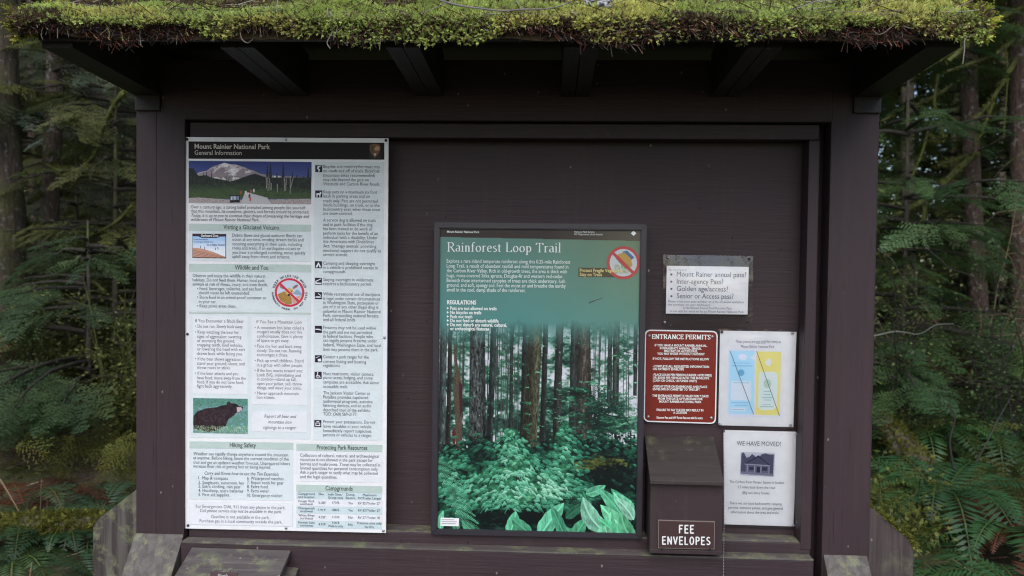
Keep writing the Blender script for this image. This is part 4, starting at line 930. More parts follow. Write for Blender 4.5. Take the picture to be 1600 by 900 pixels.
for a_, b_ in zip(sx, sy):     # leafy sprays, the lower ones in front
    r_, q_ = int((b_ / 2.571 + 500 - 356) * 1.55), int((a_ / 2.571 + 670 - 683) * 1.55)
    if not (0 <= r_ < f.H and 0 <= q_ < f.W) or not ms[r_, q_]: continue
    B_ = Bm[r_, q_] + .02
    if B_ < .10 + .12 * RNG.random(): continue
    kk_ = .5 if cone[r_, q_] > .05 else .3; an = RNG.normal(0, .3) + (kk_ if a_ > 335 + RNG.normal(0, 40) else math.pi - kk_); Ls = RNG.uniform(16, 34) * (.7 + .5 * (b_ - 430) / 370); ca, sa = math.cos(an), abs(math.sin(an)) * .8
    cl = ramp(np.array([min(.95, max(.12, B_ * 1.25 + RNG.normal(0, .10)))]), [(0, (10, 30, 28)), (.25, (24, 70, 56)), (.45, (54, 132, 102)), (.68, (98, 186, 148)), (1, (176, 232, 204))])[0]
    for i in range(7):
        t_ = (i + .5) / 7; px, py = a_ + ca * Ls * t_, b_ + sa * Ls * t_ * t_; h_ = 11 * (1 - t_ * .7)
        for d in (-1, 1): f.line(o(px, py), o(px + ca * h_ * .8, py + d * h_ * .55 + 2), .95, cl * (1.08 if d < 0 else .84), .9)
for k in range(9):   # ferns at the left
    bx, by = 46 + 13 * k, 585 + 27 * k
    for i in range(16):
        s = i / 16; px, py = bx - 30 + 95 * s, by + 40 * s * s + k * 3
        for d in (-1, 1): f.line(o(px, py), o(px + 10, py + d * 18 * (1 - s)), 1.2, (np.array((60, 132, 100)) if d > 0 else np.array((116, 196, 158))) * (.75 + .12 * (k % 4)), .85)
def leaf(x0, y0, x1, y1, w, col):
    p, q2 = np.array(o(x0, y0)), np.array(o(x1, y1)); d = q2 - p; bow_ = rnd(-.5, .5, 1)[0]; nn = np.array([-d[1], d[0]]) / np.linalg.norm(d) * w / 2.571; prof = [(0, 0), (.06, .5), (.16, .86), (.28, 1.02), (.40, .94), (.54, 1.0), (.68, .80), (.80, .62), (.90, .34), (1, 0)]
    pts = [p + d * a + nn * (b + bow_ * 4 * a * (1 - a)) for a, b in prof] + [p + d * a - nn * (b - bow_ * 4 * a * (1 - a)) for a, b in prof[::-1]]; f.poly([q_ + [1.0, 1.4] for q_ in pts], (10, 30, 26), .6); r_ = f.mask(pts)
    if r_ is None: return
    sl_, m_ = r_; X_, Y_ = (u[sl_] - p[0]), (v[sl_] - p[1]); L2_ = (d ** 2).sum(); al_ = (X_ * d[0] + Y_ * d[1]) / L2_; ac = (X_ * nn[0] + Y_ * nn[1]) / (nn ** 2).sum() - bow_ * 4 * al_ * (1 - al_)
    sh_ = .84 + .05 * np.sign(ac) * (1 if w % 4 < 2 else -1) + .12 * (al_ - .4) + .16 * np.abs(ac) + .25 * tb[sl_] + .07 * np.cos(np.abs(ac) * 5 - al_ * 14); sh_ = np.where(np.abs(ac) < .10, 1.16, sh_) * rnd(.82, 1.08, 1)[0]
    f.a[sl_][m_] = np.clip(np.array(col, float) * sh_[..., None], 0, 255)[m_]
for L in ((640, 800, 628, 690, 22, (60, 140, 104)), (835, 745, 742, 676, 20, (70, 150, 112)), (560, 800, 640, 740, 20, (52, 120, 92)), (330, 870, 356, 776, 26, (96, 182, 142)), (420, 868, 336, 800, 24, (84, 170, 130)), (452, 880, 552, 738, 34, (104, 190, 152)), (560, 880, 500, 752, 22, (72, 150, 116)), (590, 880, 640, 800, 26, (86, 176, 132)),
          (640, 700, 720, 664, 20, (104, 188, 150)), (800, 800, 690, 676, 26, (96, 186, 144)), (720, 850, 628, 712, 36, (150, 222, 190)), (838, 760, 752, 690, 26, (120, 204, 164)), (838, 860, 700, 742, 34, (112, 200, 154)), (690, 890, 742, 770, 30, (126, 214, 170)), (770, 890, 690, 800, 28, (96, 196, 144)), (838, 800, 764, 716, 24, (160, 224, 196)), (838, 880, 786, 772, 30, (116, 214, 160)), (640, 885, 560, 836, 20, (104, 186, 144)), (770, 895, 720, 826, 26, (140, 220, 178)), (50, 860, 60, 780, 14, (110, 196, 156)), (120, 860, 88, 806, 16, (86, 168, 130)), (190, 862, 136, 818, 18, (92, 176, 136))): leaf(*L)
al = np.clip((v - 488 - 26 * fbm(u / 18, v / 40, 8)) / 46, 0, 1)[..., None]; c.a = c.a * (1 - al) + f.a * al
hb = v < 370.5 + (u - 683) * .010; c.a[hb] = (np.array((64, 54, 50)) * (1 - np.clip((u - 850) / 150, 0, 1))[..., None] + np.array((110, 104, 88)) * np.clip((u - 850) / 150, 0, 1)[..., None])[hb]
c.a *= (1 + .05 * (fbm(u / 40, v / 30, 2) - .5))[..., None]
c.build('forest_print', [(686.5, 355.8), (1001.8, 359), (994.3, 835.4), (682.6, 827.8)], YQ, tp, .82)
L1 = Lettering(YQ - .0006); L2 = Lettering(YQ - .0006)
L1.line('Mount Rainier National Park', 698.5, 749, 363.6, 4.6, .010, .02); L1.build('header_lettering', WINK, tp); L1 = Lettering(YQ - .0006); L1.line('National Park Service', 897.5, 929, 363.4, 4, .010); L1.line('U.S. Department of the Interior', 897.5, 942, 367.2, 4, .010)
L1.build('header_lettering', WINK, tp); L1 = Lettering(YQ - .0006); L1.strokes('Rainforest Loop Trail', 699, 876, 393, 14.6, .008, SERIF, .115, .045); L1.build('title_lettering', WINK, tp); L1 = Lettering(YQ - .0006)
for s, b, y in (('Explore a rare inland temperate rainforest along this 0.25-mile Rainforest', 891, 410.4), ('Loop Trail, a result of abundant rainfall and mild temperatures found in', 888, 418), ('the Carbon River Valley. Rich in old-growth trees, the area is thick with', 886, 425.4), ('huge, moss-covered Sitka spruce, Douglas-fir and western red-cedar.', 880, 433), ('Beneath these intertwined canopies of trees are thick understory, lush', 883, 440.6), ('ground, and soft, spongy soil. Feel the moist air and breathe the earthy', 884, 448), ('smell in the cool, damp shade of the rainforest.', 821, 455.4)): L1.line(s, 698, b, y, 8.4, .009)
L1.build('body_lettering', WINK, tp); L1 = Lettering(YQ - .0006); L1.line('REGULATIONS', 698.5, 744, 475.3, 9, .010, .03)
for s, b, y, bl in (('Pets are not allowed on trails', 776, 484, 1), ('No bicycles on trails', 752, 490.5, 1), ('Pack out trash', 738, 497, 1), ('Do not feed or disturb wildlife', 779, 503.2, 1), ('Do not disturb any natural, cultural,', 792, 509.6, 1), ('or archeological features', 764, 515.8, 0)):
    L1.line(s, 703.5, b, y, 7.4, .010, .024)
    if bl: L1.poly([(698.3, y - 4.6), (701.6, y - 2.5), (698.3, y - .4)][::-1])
L1.build('regulation_lettering', WINK, tp)
c = Canvas(946, 382, 57, 57, 3, (120, 150, 120)); cx, cy = 974, 410.5; c.ell(cx, cy, 26, 26, (196, 84, 82)); c.ell(cx, cy, 21.3, 21.3, (206, 212, 214)); c.poly([(cx - 2, cy - 17), (cx + 6, cy - 19), (cx + 17, cy - 8), (cx + 12, cy - 4)], (86, 124, 170))
c.poly([(cx - 9, cy - 13), (cx + 2, cy - 16), (cx + 12, cy - 6), (cx + 14, cy + 5), (cx + 8, cy + 8), (cx + 1, cy + 2), (cx - 8, cy - 8)], (198, 158, 88)); c.poly([(cx - 11, cy - 12), (cx - 8, cy - 8), (cx + 1, cy + 3), (cx + 8, cy + 9), (cx + 4, cy + 10), (cx - 6, cy), (cx - 12, cy - 7)], (150, 110, 70)); x = rnd(cx - 14, cx + 12, 200); y = cy + rnd(4, 18, 200); c.dabs(x, y, rnd(-2.4, -.7, 200), 3, jitcol((140, 150, 80), 200), .8); c.line((cx - 17, cy - 16), (cx + 16.5, cy + 17), 4.8, (196, 84, 82))
keep = np.hypot((np.arange(c.W)[None] + .5) / 3 + 946 - cx, (np.arange(c.H)[:, None] + .5) / 3 + 382 - cy) < 25.9
sheet('caption_band', [(903.8, 418), (966, 418.8), (965.5, 433.4), (903.6, 432.6)], YQ - .0006, BANDB, tp); c.build('footprint_badge', [(946, 382), (1003, 382), (1003, 439), (946, 439)], YQ - .0009, tp, .85, keep)
L2.Y = YQ - .0016; L2.line('Protect Fragile Vegetation,', 905.8, 974.5, 424.8, 7.4, .010, .02); L2.line('Stay on Trails', 905.6, 940.5, 431.2, 7.4, .010, .02); L2.build('caption_lettering', YINK, tp)
sheet('sticker', [(688.4, 808.8), (717.2, 809.6), (716.8, 822.4), (688, 821.6)], YQ - .0006, WHITE, tp); L3 = Lettering(YQ - .0011); [L3.poly([(690, y), (690 + w_, y + .2), (690 + w_, y + 1.3), (690, y + 1.1)][::-1]) for y, w_ in ((811.5, 20), (814.6, 24), (817.6, 22))]; L3.build('sticker_lines', plain('faint_grey', (.3, .3, .32)), tp)
kn = Lettering(YQ - .0008); kn.poly([(985.6, 364.4), (990, 360.6), (994.2, 364.6), (990, 368.6)][::-1]); kn.build('arrowhead_emblem', WINK, tp)
sc = Lettering(YQ - .0008); sc.poly([(919.5, 472.5), (931, 468.5), (942, 465), (942, 465.8), (931.5, 469.4), (921, 474)][::-1]); sc.build('scratch', INK, tp)

# ------------------------------------------------------------------ brick red permit sign
YE = -.012
es = empty('permit_sign', at(1064, 588, YE), 'brick red metal sign with white lettering about entrance permits', 'sign')
E0 = [(1007.8, 515), (1121.6, 517.2), (1118.6, 662.4), (1005.6, 659)]
def inset(c, d): m = np.mean(c, 0); return [tuple(np.array(p) + (m - p) / np.abs(m - p) * d) for p in np.array(c)]
slab_px('plate', roundpx(E0, 9), YE, .004, WHITE, es); sheet('red_field', roundpx(inset(E0, 1.9), 7.6), YE - .0007, RED, es)
L1 = Lettering(YE - .0013); L1.strokes('ENTRANCE PERMITS', 1018.5, 1110, 529.3, 7.2, .012, SERIF, .19, .09); L1.build('title_lettering', WINK, es); L1 = Lettering(YE - .0013)
for s, a, b, y in (('IF YOU HAVE A MOUNT RAINIER ANNUAL,', 1023, 1105, 541), ('INTERAGENCY ANNUAL, SENIOR,', 1031, 1096, 545.6), ('MILITARY OR ACCESS PASS,', 1038, 1090, 550), ('YOU MAY ENTER WITHOUT PAYMENT', 1027, 1101, 554.2), ('IF NOT, FOLLOW THE INSTRUCTIONS BELOW', 1020, 1108, 562), ('-COMPLETE ALL REQUESTED INFORMATION', 1020, 1108, 573.8), ('ON PAYMENT ENVELOPE', 1020, 1068.5, 578.2), ('-PLACE $10.00 PER PERSON (UNDER 16YRS FREE)', 1020, 1112, 587), ('OR $20.00 PER VEHICLE INTO THE ENVELOPE', 1020, 1108, 591.6), ('(CASH OR CHECK, US FUNDS ONLY)', 1020, 1088.5, 596.2), ('-DISPLAY STUB ON DASHBOARD AND PLACE', 1020, 1105, 605.2), ('ENVELOPE IN CANISTER TO THE LEFT', 1020, 1094, 609.6), ('THE ENTRANCE PERMIT IS VALID FOR 7 DAYS', 1019, 1107, 619.8), ('FROM THE DATE OF PURCHASE FOR', 1028, 1098, 624.4), ('MOUNT RAINIER NATIONAL PARK', 1030, 1096, 629), ('FAILURE TO PAY THE FEE MAY RESULT IN', 1026, 1099, 642), ('A CITATION', 1052, 1073, 646.4), ('Discover Pass and NW Forest Pass not valid for entry', 1026, 1098, 654)): L1.line(s, a, b, y, 5.0, .012, .026)
L1.build('lettering', WINK, es)
for x, y in ((1014.6, 524.6), (1113, 526), (1013, 651), (1111.4, 653)): knob('screw', at(x, y, YE - .0006), .0048, .0035, SCREW, es)

# ------------------------------------------------------------------ three paper notices in clear sleeves
def notice(name, label, sleeve, paper, Y, pins, bow=.004):
    t = empty(name, at(*np.mean(sleeve, 0), Y), label, 'notice')
    n = 9; c = np.array(sleeve, float); V, F = [], []
    for j in range(n):
        for i in range(n):
            u, v = i / (n - 1), j / (n - 1); p = c[0] * (1 - u) * (1 - v) + c[1] * u * (1 - v) + c[2] * u * v + c[3] * (1 - u) * v
            q = at(p[0], p[1], Y); V.append((q.x, q.y - bow * math.sin(math.pi * u) * math.sin(math.pi * v) - .0014 - .002 * bow / .004 * (vnoise(u * 3, v * 3 + 5, 2) - .5), q.z))
    F = np.array([[j * n + i, (j + 1) * n + i, (j + 1) * n + i + 1, j * n + i + 1] for j in range(n - 1) for i in range(n - 1)])
    npmesh('clear_sleeve', V, F, PLASTIC if bow > .003 else PLASTIC2, t, smooth=True)
    sheet('paper', paper, Y + .0005, PAPER, t)
    for k, (x, y, m) in enumerate(pins): knob('pin', at(x, y, Y - .003), .0042, .005, m, t)
    return t
n1 = notice('pass_notice', 'clear plastic sleeved notice listing four kinds of pass, above the red sign', [(1036.5, 398), (1176.8, 400), (1175.5, 511.5), (1036, 509.5)], [(1041.8, 415.2), (1170, 417), (1168, 491.5), (1040.3, 490)], -.012, ((1044, 402.5, SCREW), (1171.5, 404.5, PIN), (1038.5, 503.5, SCREW), (1167.5, 503, SCREWD)), .006)
L1 = Lettering(-.0122); L2 = Lettering(-.0122)
L2.line('Do you have a:', 1045, 1073, 423, 5.5, .012)
for s, b, y in (('Mount Rainer annual pass?', 1166, 432), ('Inter-agency Pass?', 1130, 443.3), ('Golden age/access?', 1137.5, 454.6), ('Senior or Access pass?', 1146, 466)):
    L1.line(s, 1057.5, b, y, 11.6, .012); L1.poly([(1049 + 1.7 * math.cos(a), y - 3.2 + 1.7 * math.sin(a)) for a in np.linspace(0, -6.28, 11)[:-1]])
L2.build('faint_lettering', plain('pale_ink', (.34, .34, .45)), n1); L2 = Lettering(-.0122); L2.line('Please write your pass number on a fee envelope and place', 1043.5, 1162, 472.3, 5, .012, 0, .2); L2.line('the envelope on your dashboard.', 1043.5, 1110, 477.4, 5, .012, 0, .2); L2.line('A Northwest Forest Pass/Discover Pass', 1067, 1143, 482.5, 5, .012); L2.line('Is not valid for entry to for to Mount Rainier National Park', 1047, 1162, 487.6, 5, .012)
L1.build('bullet_lettering', plain('slate_ink', (.12, .12, .19)), n1); L2.build('small_lettering', plain('blue_grey_ink', (.2, .2, .32)), n1)
n2 = notice('hangtag_notice', 'clear sleeved sheet picturing a blue and a yellow hang tag crossed out', [(1122.5, 513.5), (1247, 516), (1243, 671), (1119.5, 667)], [(1125, 516.5), (1244.6, 518.6), (1239.6, 667.5), (1122.3, 664.5)], -.007, ((1127.8, 518.5, PIN), (1238.4, 520.5, SCREW), (1125, 663, SCREW), (1235.5, 664.5, SCREW)), .0025)
Yn = -.0072; c = Canvas(1138, 546, 84, 105, 2.6, (226, 228, 244)); q = lambda *P: [(1110 + x / 5.29, 510 + y / 5.29) for x, y in P]; o = lambda x, y: (1110 + x / 5.29, 510 + y / 5.29)
c.poly(q((160, 200), (366, 200), (358, 722), (150, 720)), (186, 226, 248)); c.poly(q((382, 204), (582, 206), (570, 730), (366, 728)), (234, 226, 146)); c.ell(*o(268, 252), 7, 5, (228, 232, 246)); c.poly(q((320, 256), (366, 230), (366, 280)), (228, 232, 246)); c.poly(q((174, 448), (338, 450), (336, 612), (168, 608)), (224, 232, 244)); c.poly(q((170, 668), (292, 668), (290, 700), (168, 698)), (224, 232, 244))
c.ell(*o(480, 294), 5, 5.6, (226, 230, 236)); c.poly(q((400, 385), (420, 370), (530, 372), (552, 390), (546, 660), (520, 685), (420, 690), (392, 660)), (222, 232, 236)); c.ell(*o(470, 470), 6, 7, (190, 214, 200)); c.ell(*o(255, 382), 5, 5, (120, 180, 216))
for y, a, b in ((535, 440, 495), (560, 440, 492), (585, 425, 515), (605, 440, 500), (640, 430, 500), (660, 410, 520)): c.line(o(a, y), o(b, y), 1.1, (120, 176, 172), .7)
for y, a, b in ((302, 190, 335), (326, 180, 345), (465, 190, 320), (630, 170, 310), (650, 200, 305), (685, 176, 276)): c.line(o(a, y), o(b, y), .9, (104, 164, 206), .7)
c.blur(1); c.build('hangtag_picture', [(1138, 546), (1222, 546.9), (1222, 651.9), (1138, 651)], Yn, n2, 1.12)
L1 = Lettering(Yn - .0004); L1.line('These passes are not valid for entry at', 1149, 1220, 535.3, 6.4, .012); L1.line('Mount Rainier National Park', 1158, 1210, 543.3, 6.4, .012); L1.poly([(1181, 536.8), (1197, 537), (1197, 537.6), (1181, 537.4)][::-1]); L1.build('lettering', plain('faded_ink', (.26, .26, .36)), n2)
L1 = Lettering(Yn - .0004); L1.poly([(1140.2, 548), (1141, 548), (1177.9, 647.5), (1177.1, 647.5)][::-1]); L1.poly([(1181.8, 549), (1182.6, 549), (1218.4, 650), (1217.6, 650)][::-1]); L1.build('strike_line', INK, n2)
n3 = notice('moved_notice', 'sleeved white sheet saying we have moved, with a house photo', [(1129, 671), (1248, 674), (1243, 826), (1130, 822)], [(1130.6, 671.8), (1246.6, 674.6), (1239.6, 822.6), (1131, 819.2)], -.0045, ((1130.5, 673.5, SCREWD), (1245, 678, SCREW), (1239.5, 821, SCREW)), .0022)
Yn = -.0047; c = Canvas(1155, 705, 57, 41, 3, (222, 226, 240)); o = lambda x, y: (1110 + x / 5, 660 + y / 5); q = lambda *P: [o(x, y) for x, y in P]
c.poly(q((232, 240), (252, 228), (275, 275), (300, 265), (320, 240), (345, 260), (360, 290), (400, 240), (430, 232), (460, 240), (500, 240), (500, 420), (230, 410)), (92, 92, 122), 1, .35); x = rnd(1156, 1211, 500); y = rnd(708, 745, 500); c.dabs(x, y, rnd(0, 6, 500), 1.2, jitcol((72, 72, 104), 500, .4), .6)
c.poly(q((272, 325), (468, 330), (468, 400), (270, 398)), (118, 118, 150), 1, .2); c.poly(q((262, 322), (374, 250), (470, 328), (464, 336), (374, 270), (270, 330)), (60, 60, 88)); c.poly(q((300, 312), (374, 268), (446, 320)), (88, 88, 118))
for x in (284, 346, 398, 464): c.line(o(x, 332), o(x, 402), .9, (196, 198, 214))
c.line(o(262, 330), o(470, 336), 1.2, (190, 192, 210)); c.poly(q((362, 350), (390, 350), (390, 400), (362, 400)), (50, 50, 76)); c.poly(q((300, 350), (336, 350), (336, 380), (300, 380)), (62, 62, 90)); c.poly(q((406, 350), (450, 350), (450, 380), (406, 380)), (62, 62, 90)); c.poly(q((232, 395), (497, 402), (497, 425), (232, 415)), (140, 140, 166), 1, .2)
c.build('house_photo', [(1157.4, 706), (1211.2, 707.6), (1209.6, 745.2), (1156.2, 742.8)], Yn, n3, .9)
L1 = Lettering(Yn - .0003); L1.line('WE HAVE MOVED!', 1151, 1220, 696, 10.6, .02, -.004); L1.build('title_lettering', plain('slate_title_ink', (.12, .12, .18)), n3); L1 = Lettering(Yn - .0003)
for s, a, b, y in (('The Carbon River Ranger Station is located', 1140, 1225, 754.5), ('2.5 miles back down the road', 1152.5, 1211, 762.8), ('(Big two story house)', 1160, 1202, 771.6), ('There we can issue backcountry camping', 1140, 1221.5, 787.8), ('permits, entrance passes, and give general', 1138, 1223, 794.8), ('information about the area and trails.', 1142, 1217.5, 801.8)): L1.line(s, a, b, y, 6.0, .02)
L1.build('lettering', plain('soft_ink', (.16, .16, .24)), n3)

# ------------------------------------------------------------------ fee envelope box
YF = -.135
fb = empty('fee_box', at(1073, 860, YF), 'brown wooden slant lidded box for fee envelopes', 'box')
fl, fr = at(1016, 800, YF).x, at(1129, 800, YF).x; zb, zt = at(1070, 861, YF).z, at(1070, 752, YF).z; zk = at(1062, 682, -.002).z
bm = bmesh.new(); hexa(bm, [(fl, YF, zb), (fr, YF, zb), (fr, -.068, zb), (fl, -.068, zb), (fl, YF, zt), (fr, YF, zt), (fr, -.001, zk - .012), (fl, -.001, zk - .012)], .002)
bm.free()
bm = bmesh.new()     # side-tapered body: back sits on the panel above the rail
side = [(YF, zb), (YF, zt - .004), (-.003, zk - .014), (-.003, z_brt + .006), (-.068, z_brt + .006), (-.068, zb)]
va = [bm.verts.new((fl, y, z)) for y, z in side]; vb = [bm.verts.new((fr, y, z)) for y, z in side]; n = len(side)
bm.faces.new(va); bm.faces.new(vb[::-1])
for i in range(n): bm.faces.new((va[i], va[(i + 1) % n], vb[(i + 1) % n], vb[i]))
bmesh.ops.recalc_face_normals(bm, faces=bm.faces); bmobj('body', bm, W_BOX, fb)
boxobj('bottom_board', box(fl - .001, fr + .001, YF - .003, -.068, zb - .008, zb + .004), W_BOX, fb, .0015)
la, lb = at(1017.5, 750, YF - .018), at(1131.5, 750, YF - .018); ka, kb = at(1006.5, 681, -.004), at(1118.5, 682.5, -.004); k = .008
x0, x1 = min(la.x, fl - .004), lb.x
bm = bmesh.new(); hexa(bm, [(x0, YF - .018, zt - .006), (x1, YF - .018, zt - .006), (x1 + .0, -.002, zk - .009), (x0, -.002, zk - .009), (x0, YF - .018, zt + .005), (x1, YF - .018, zt + .005), (x1, -.002, zk + .002), (x0, -.002, zk + .002)], .002); bmobj('lid', bm, W_BLID, fb)
pl = slab_px('plaque', [(1028.4, 812.6), (1117.2, 815), (1116.4, 858.6), (1028.2, 856.8)], YF - .005, .0048, plain('pale_edge', (.2, .16, .14)), fb, .0006); sheet('plaque_face', inset([(1028.4, 812.6), (1117.2, 815), (1116.4, 858.6), (1028.2, 856.8)], 1.1), YF - .0056, PLAQ, pl)
L1 = Lettering(YF - .0066); L1.strokes('FEE', 1060.8, 1084.2, 833.2, 13, .012, BRUSH, .17, .165, 0, .2); L1.strokes('ENVELOPES', 1034.5, 1109.8, 850.6, 12.6, .012, BRUSH, .165, .16, 0, .2); L1.build('lettering', plain('white_brush_paint', (.74, .74, .74), .6), pl)
for x in (1034, 1109.5): knob('screw', at(x, 857.5, YF - .006), .003, .003, SCREWD, fb)
# ball chain hanging from the top corner of the moved notice
ch = empty('ball_chain', at(1130, 675, -.012), 'thin ball chain hanging beside the fee box', 'chain')
bm = bmesh.new(); P = smooth_path([at(1130, 675, -.012), at(1131, 720, -.02), at(1131.3, 760, -.03), at(1131.2, 830, -.10), at(1130.6, 880, -.122), at(1130.2, 960, -.125)], 220)
dist = 0; last = P[0]
acc = np.concatenate([[0], np.cumsum(np.linalg.norm(np.diff(P, axis=0), axis=1))])
for s in np.arange(0, acc[-1], .0042):
    p = [np.interp(s, acc, P[:, j]) for j in range(3)]; bmesh.ops.create_icosphere(bm, subdivisions=1, radius=.0015, matrix=Matrix.Translation(p))
ob = bmobj('chain_balls', bm, SCREW, ch, True)
# slant-lidded leaflet box, bottom left
lbx = empty('leaflet_box', at(370, 900, -.25), 'weathered slant lidded wooden box on kiosk base with a small dark plate', 'box')
xa, xb = at(300, 853, -.112).x, at(455, 861, -.112).x; zl = at(380, 857, -.112).z; yf = -.40; zf = zl - .26 * .42
bm = bmesh.new(); hexa(bm, [(xa, yf, zf - .018), (xb, yf, zf - .018), (xb, -.113, zl - .018), (xa, -.113, zl - .018), (xa, yf, zf), (xb, yf, zf), (xb, -.113, zl), (xa, -.113, zl)], .003); bmobj('lid', bm, W_LID, lbx)
side = [(yf + .03, .45), (yf + .03, zf - .022), (-.113, zl - .022), (-.113, .45)]; bm = bmesh.new(); va = [bm.verts.new((xa + .01, y, z)) for y, z in side]; vb = [bm.verts.new((xb + .022, y, z - .03)) for y, z in side]
bm.faces.new(va); bm.faces.new(vb[::-1]); [bm.faces.new((va[i], va[(i + 1) % 4], vb[(i + 1) % 4], vb[i])) for i in range(4)]
bmesh.ops.recalc_face_normals(bm, faces=bm.faces); bmobj('body', bm, W_LEDGE, lbx)
def onlid(px, py, lift=0.0):
    d = ray(px, py); s = (zl - zf) / (-.113 - yf); k = (zl + lift + s * (CAMP.y + .113) - CAMP.z) / (d.z - s * d.y); return CAMP + d * k
bm = bmesh.new(); c4 = [onlid(x, y, .003) for x, y in ((330, 893), (372, 894.5), (362, 925), (318, 923))]; t4 = [p + Vector((0, 0, -.0028)) for p in c4]; hexa(bm, t4[::-1] + c4[::-1] if False else [t4[3], t4[2], t4[1], t4[0], c4[3], c4[2], c4[1], c4[0]], .0006); pk = bmobj('name_plate', bm, PLAQ, lbx)
V, F = glyphs('Park', .01); a, b = V[:, 0].min(), V[:, 0].max(); P = [tuple(onlid(340.5 + 16.5 * (x - a) / (b - a) - 2.0 * (1 - yv) * .8 + 1.0, 902 + .2 - yv * 8.2, .0045)) for x, yv in V]
fd = {}; [fd.setdefault(len(f), []).append(f) for f in F]; npmesh('lettering', np.array(P), [np.array(v) for v in fd.values()], plain('worn_white_paint', (.32, .32, .32)), pk)
# ------------------------------------------------------------------ ground, trees, undergrowth
bpy.data.objects.remove(_to)
def gz(x, y):
    """height of the forest floor: level by the kiosk, rising gently behind"""
    x, y = np.asarray(x, float), np.asarray(y, float); d = y + 2.42
    rise = np.clip(d - 4.2, 0, None); s = .11 * rise - .0012 * rise ** 2; s = np.where(rise > 30, .11 * 30 - .0012 * 900, s)
    s = np.where(x < 0, s, s * .75)
    rough = (fbm(x * .9 + 5, y * .9, .5) - .5) * .30 + (fbm(x * 3.1, y * 3.1, 2) - .5) * .12
    return s + rough * np.clip((np.hypot(x + .2, y + .5) - 1.7) / 1.6, .05, 1)
n = 320; g1 = np.sign(np.linspace(-1, 1, n)) * np.abs(np.linspace(-1, 1, n)) ** 2.2 * 130
Xg, Yg = np.meshgrid(g1, g1 + 2); Zg = gz(Xg, Yg); i = (np.arange(n - 1)[:, None] * n + np.arange(n - 1)[None]).ravel(); F = np.stack([i, i + 1, i + n + 1, i + n], 1)
m, N, L = newmat('forest_floor'); o = N.new('ShaderNodeOutputMaterial'); b = N.new('ShaderNodeBsdfPrincipled'); L.new(b.outputs[0], o.inputs[0]); gp = N.new('ShaderNodeNewGeometry')
def _n(sc, d=6):
    q = N.new('ShaderNodeTexNoise'); q.inputs['Scale'].default_value = sc; q.inputs['Detail'].default_value = d; q.inputs['Roughness'].default_value = .7; L.new(gp.outputs['Position'], q.inputs['Vector']); return q.outputs[0]
def _r(v, a, c): q = N.new('ShaderNodeValToRGB'); q.color_ramp.elements[0].position = a; q.color_ramp.elements[1].position = c; L.new(v, q.inputs[0]); return q.outputs[0]
def _m(f, a, c):
    x = N.new('ShaderNodeMix'); x.data_type = 'RGBA'; L.new(f, x.inputs[0])
    for s_, v_ in ((6, a), (7, c)):
        if isinstance(v_, tuple): x.inputs[s_].default_value = (*v_, 1)
        else: L.new(v_, x.inputs[s_])
    return x.outputs[2]
cc = _m(_r(_n(14), .35, .65), (.018, .012, .009), (.075, .045, .028)); cc = _m(_r(_n(1.7), .42, .58), cc, _m(_n(30), (.035, .045, .012), (.09, .10, .03)))
L.new(cc, b.inputs['Base Color']); b.inputs['Roughness'].default_value = .95; bu = N.new('ShaderNodeBump'); bu.inputs['Strength'].default_value = 1; bu.inputs['Distance'].default_value = .05; L.new(_n(14), bu.inputs['Height']); L.new(bu.outputs[0], b.inputs['Normal'])
npmesh('ground', np.stack([Xg.ravel(), Yg.ravel(), Zg.ravel()], 1), F, m, None, None, True)['kind'] = 'structure'

def lance(o, d, n, L, w, c0=.7, c1=1.2, lift=.0):
    o, d, n = map(np.asarray, (o, d, n)); mid = o + d * L * .45; e = o + d * L + [0, 0, lift]
    return np.array([o, mid + n * w, e, mid - n * w]), np.array([[0, 1, 2, 3]]), np.array([[c0] * 3, [1] * 3, [c1] * 3, [1] * 3])

def spray_tpl(seed, twigs=15, leafs=7, flat=.10):
    """one hemlock spray along +x: an arching axis with side twigs of small flat needles"""
    g = np.random.default_rng(seed); P = []
    ax = lambda t: np.array([t, .05 * math.sin(3 * t + seed), -.22 * t * t + .02 * t])
    for k in range(twigs):
        t = .06 + .94 * k / (twigs - 1)
        for sd in (-1, 1):
            Lt = (.40 * (1 - t) ** .7 + .07) * g.uniform(.7, 1.15); a = sd * R(g.uniform(42, 66)); d = np.array([math.cos(a), math.sin(a), g.uniform(-.3, .04)]); d /= np.linalg.norm(d); nn = np.array([-d[1], d[0], 0]); o = ax(t)
            for q in range(leafs):
                f = (q + .3) / leafs; bp = o + d * Lt * f + np.array([0, 0, -.10 * (f * Lt) ** 1.2])
                for s2 in (-1, 1):
                    dd = d * .55 + s2 * nn * g.uniform(.6, 1.0) + np.array([0, 0, g.uniform(-.25, .2)]) * flat * 4; dd /= np.linalg.norm(dd); ll = .075 * (1 - .45 * f) * g.uniform(.7, 1.3)
                    side = np.array([-dd[1], dd[0], g.uniform(-.4, .4)]); P.append(lance(bp, dd, side, ll, .0115, .75, 1.15 + .3 * f))
    for k in range(6):
        t0, t1 = k / 6, (k + 1) / 6; a, b = ax(t0), ax(t1); w = np.array([0, .006 * (1.2 - t0), 0]); P.append((np.array([a - w, a + w, b + w * .8, b - w * .8]), np.array([[0, 1, 2, 3]]), np.full((4, 3), .45) * [1.2, .8, .6]))
    return cat(P)
SPR = [spray_tpl(s) for s in (1, 2, 3)]                    # fine
SPM = [spray_tpl(s, 9, 3) for s in (4, 5, 6)]              # medium
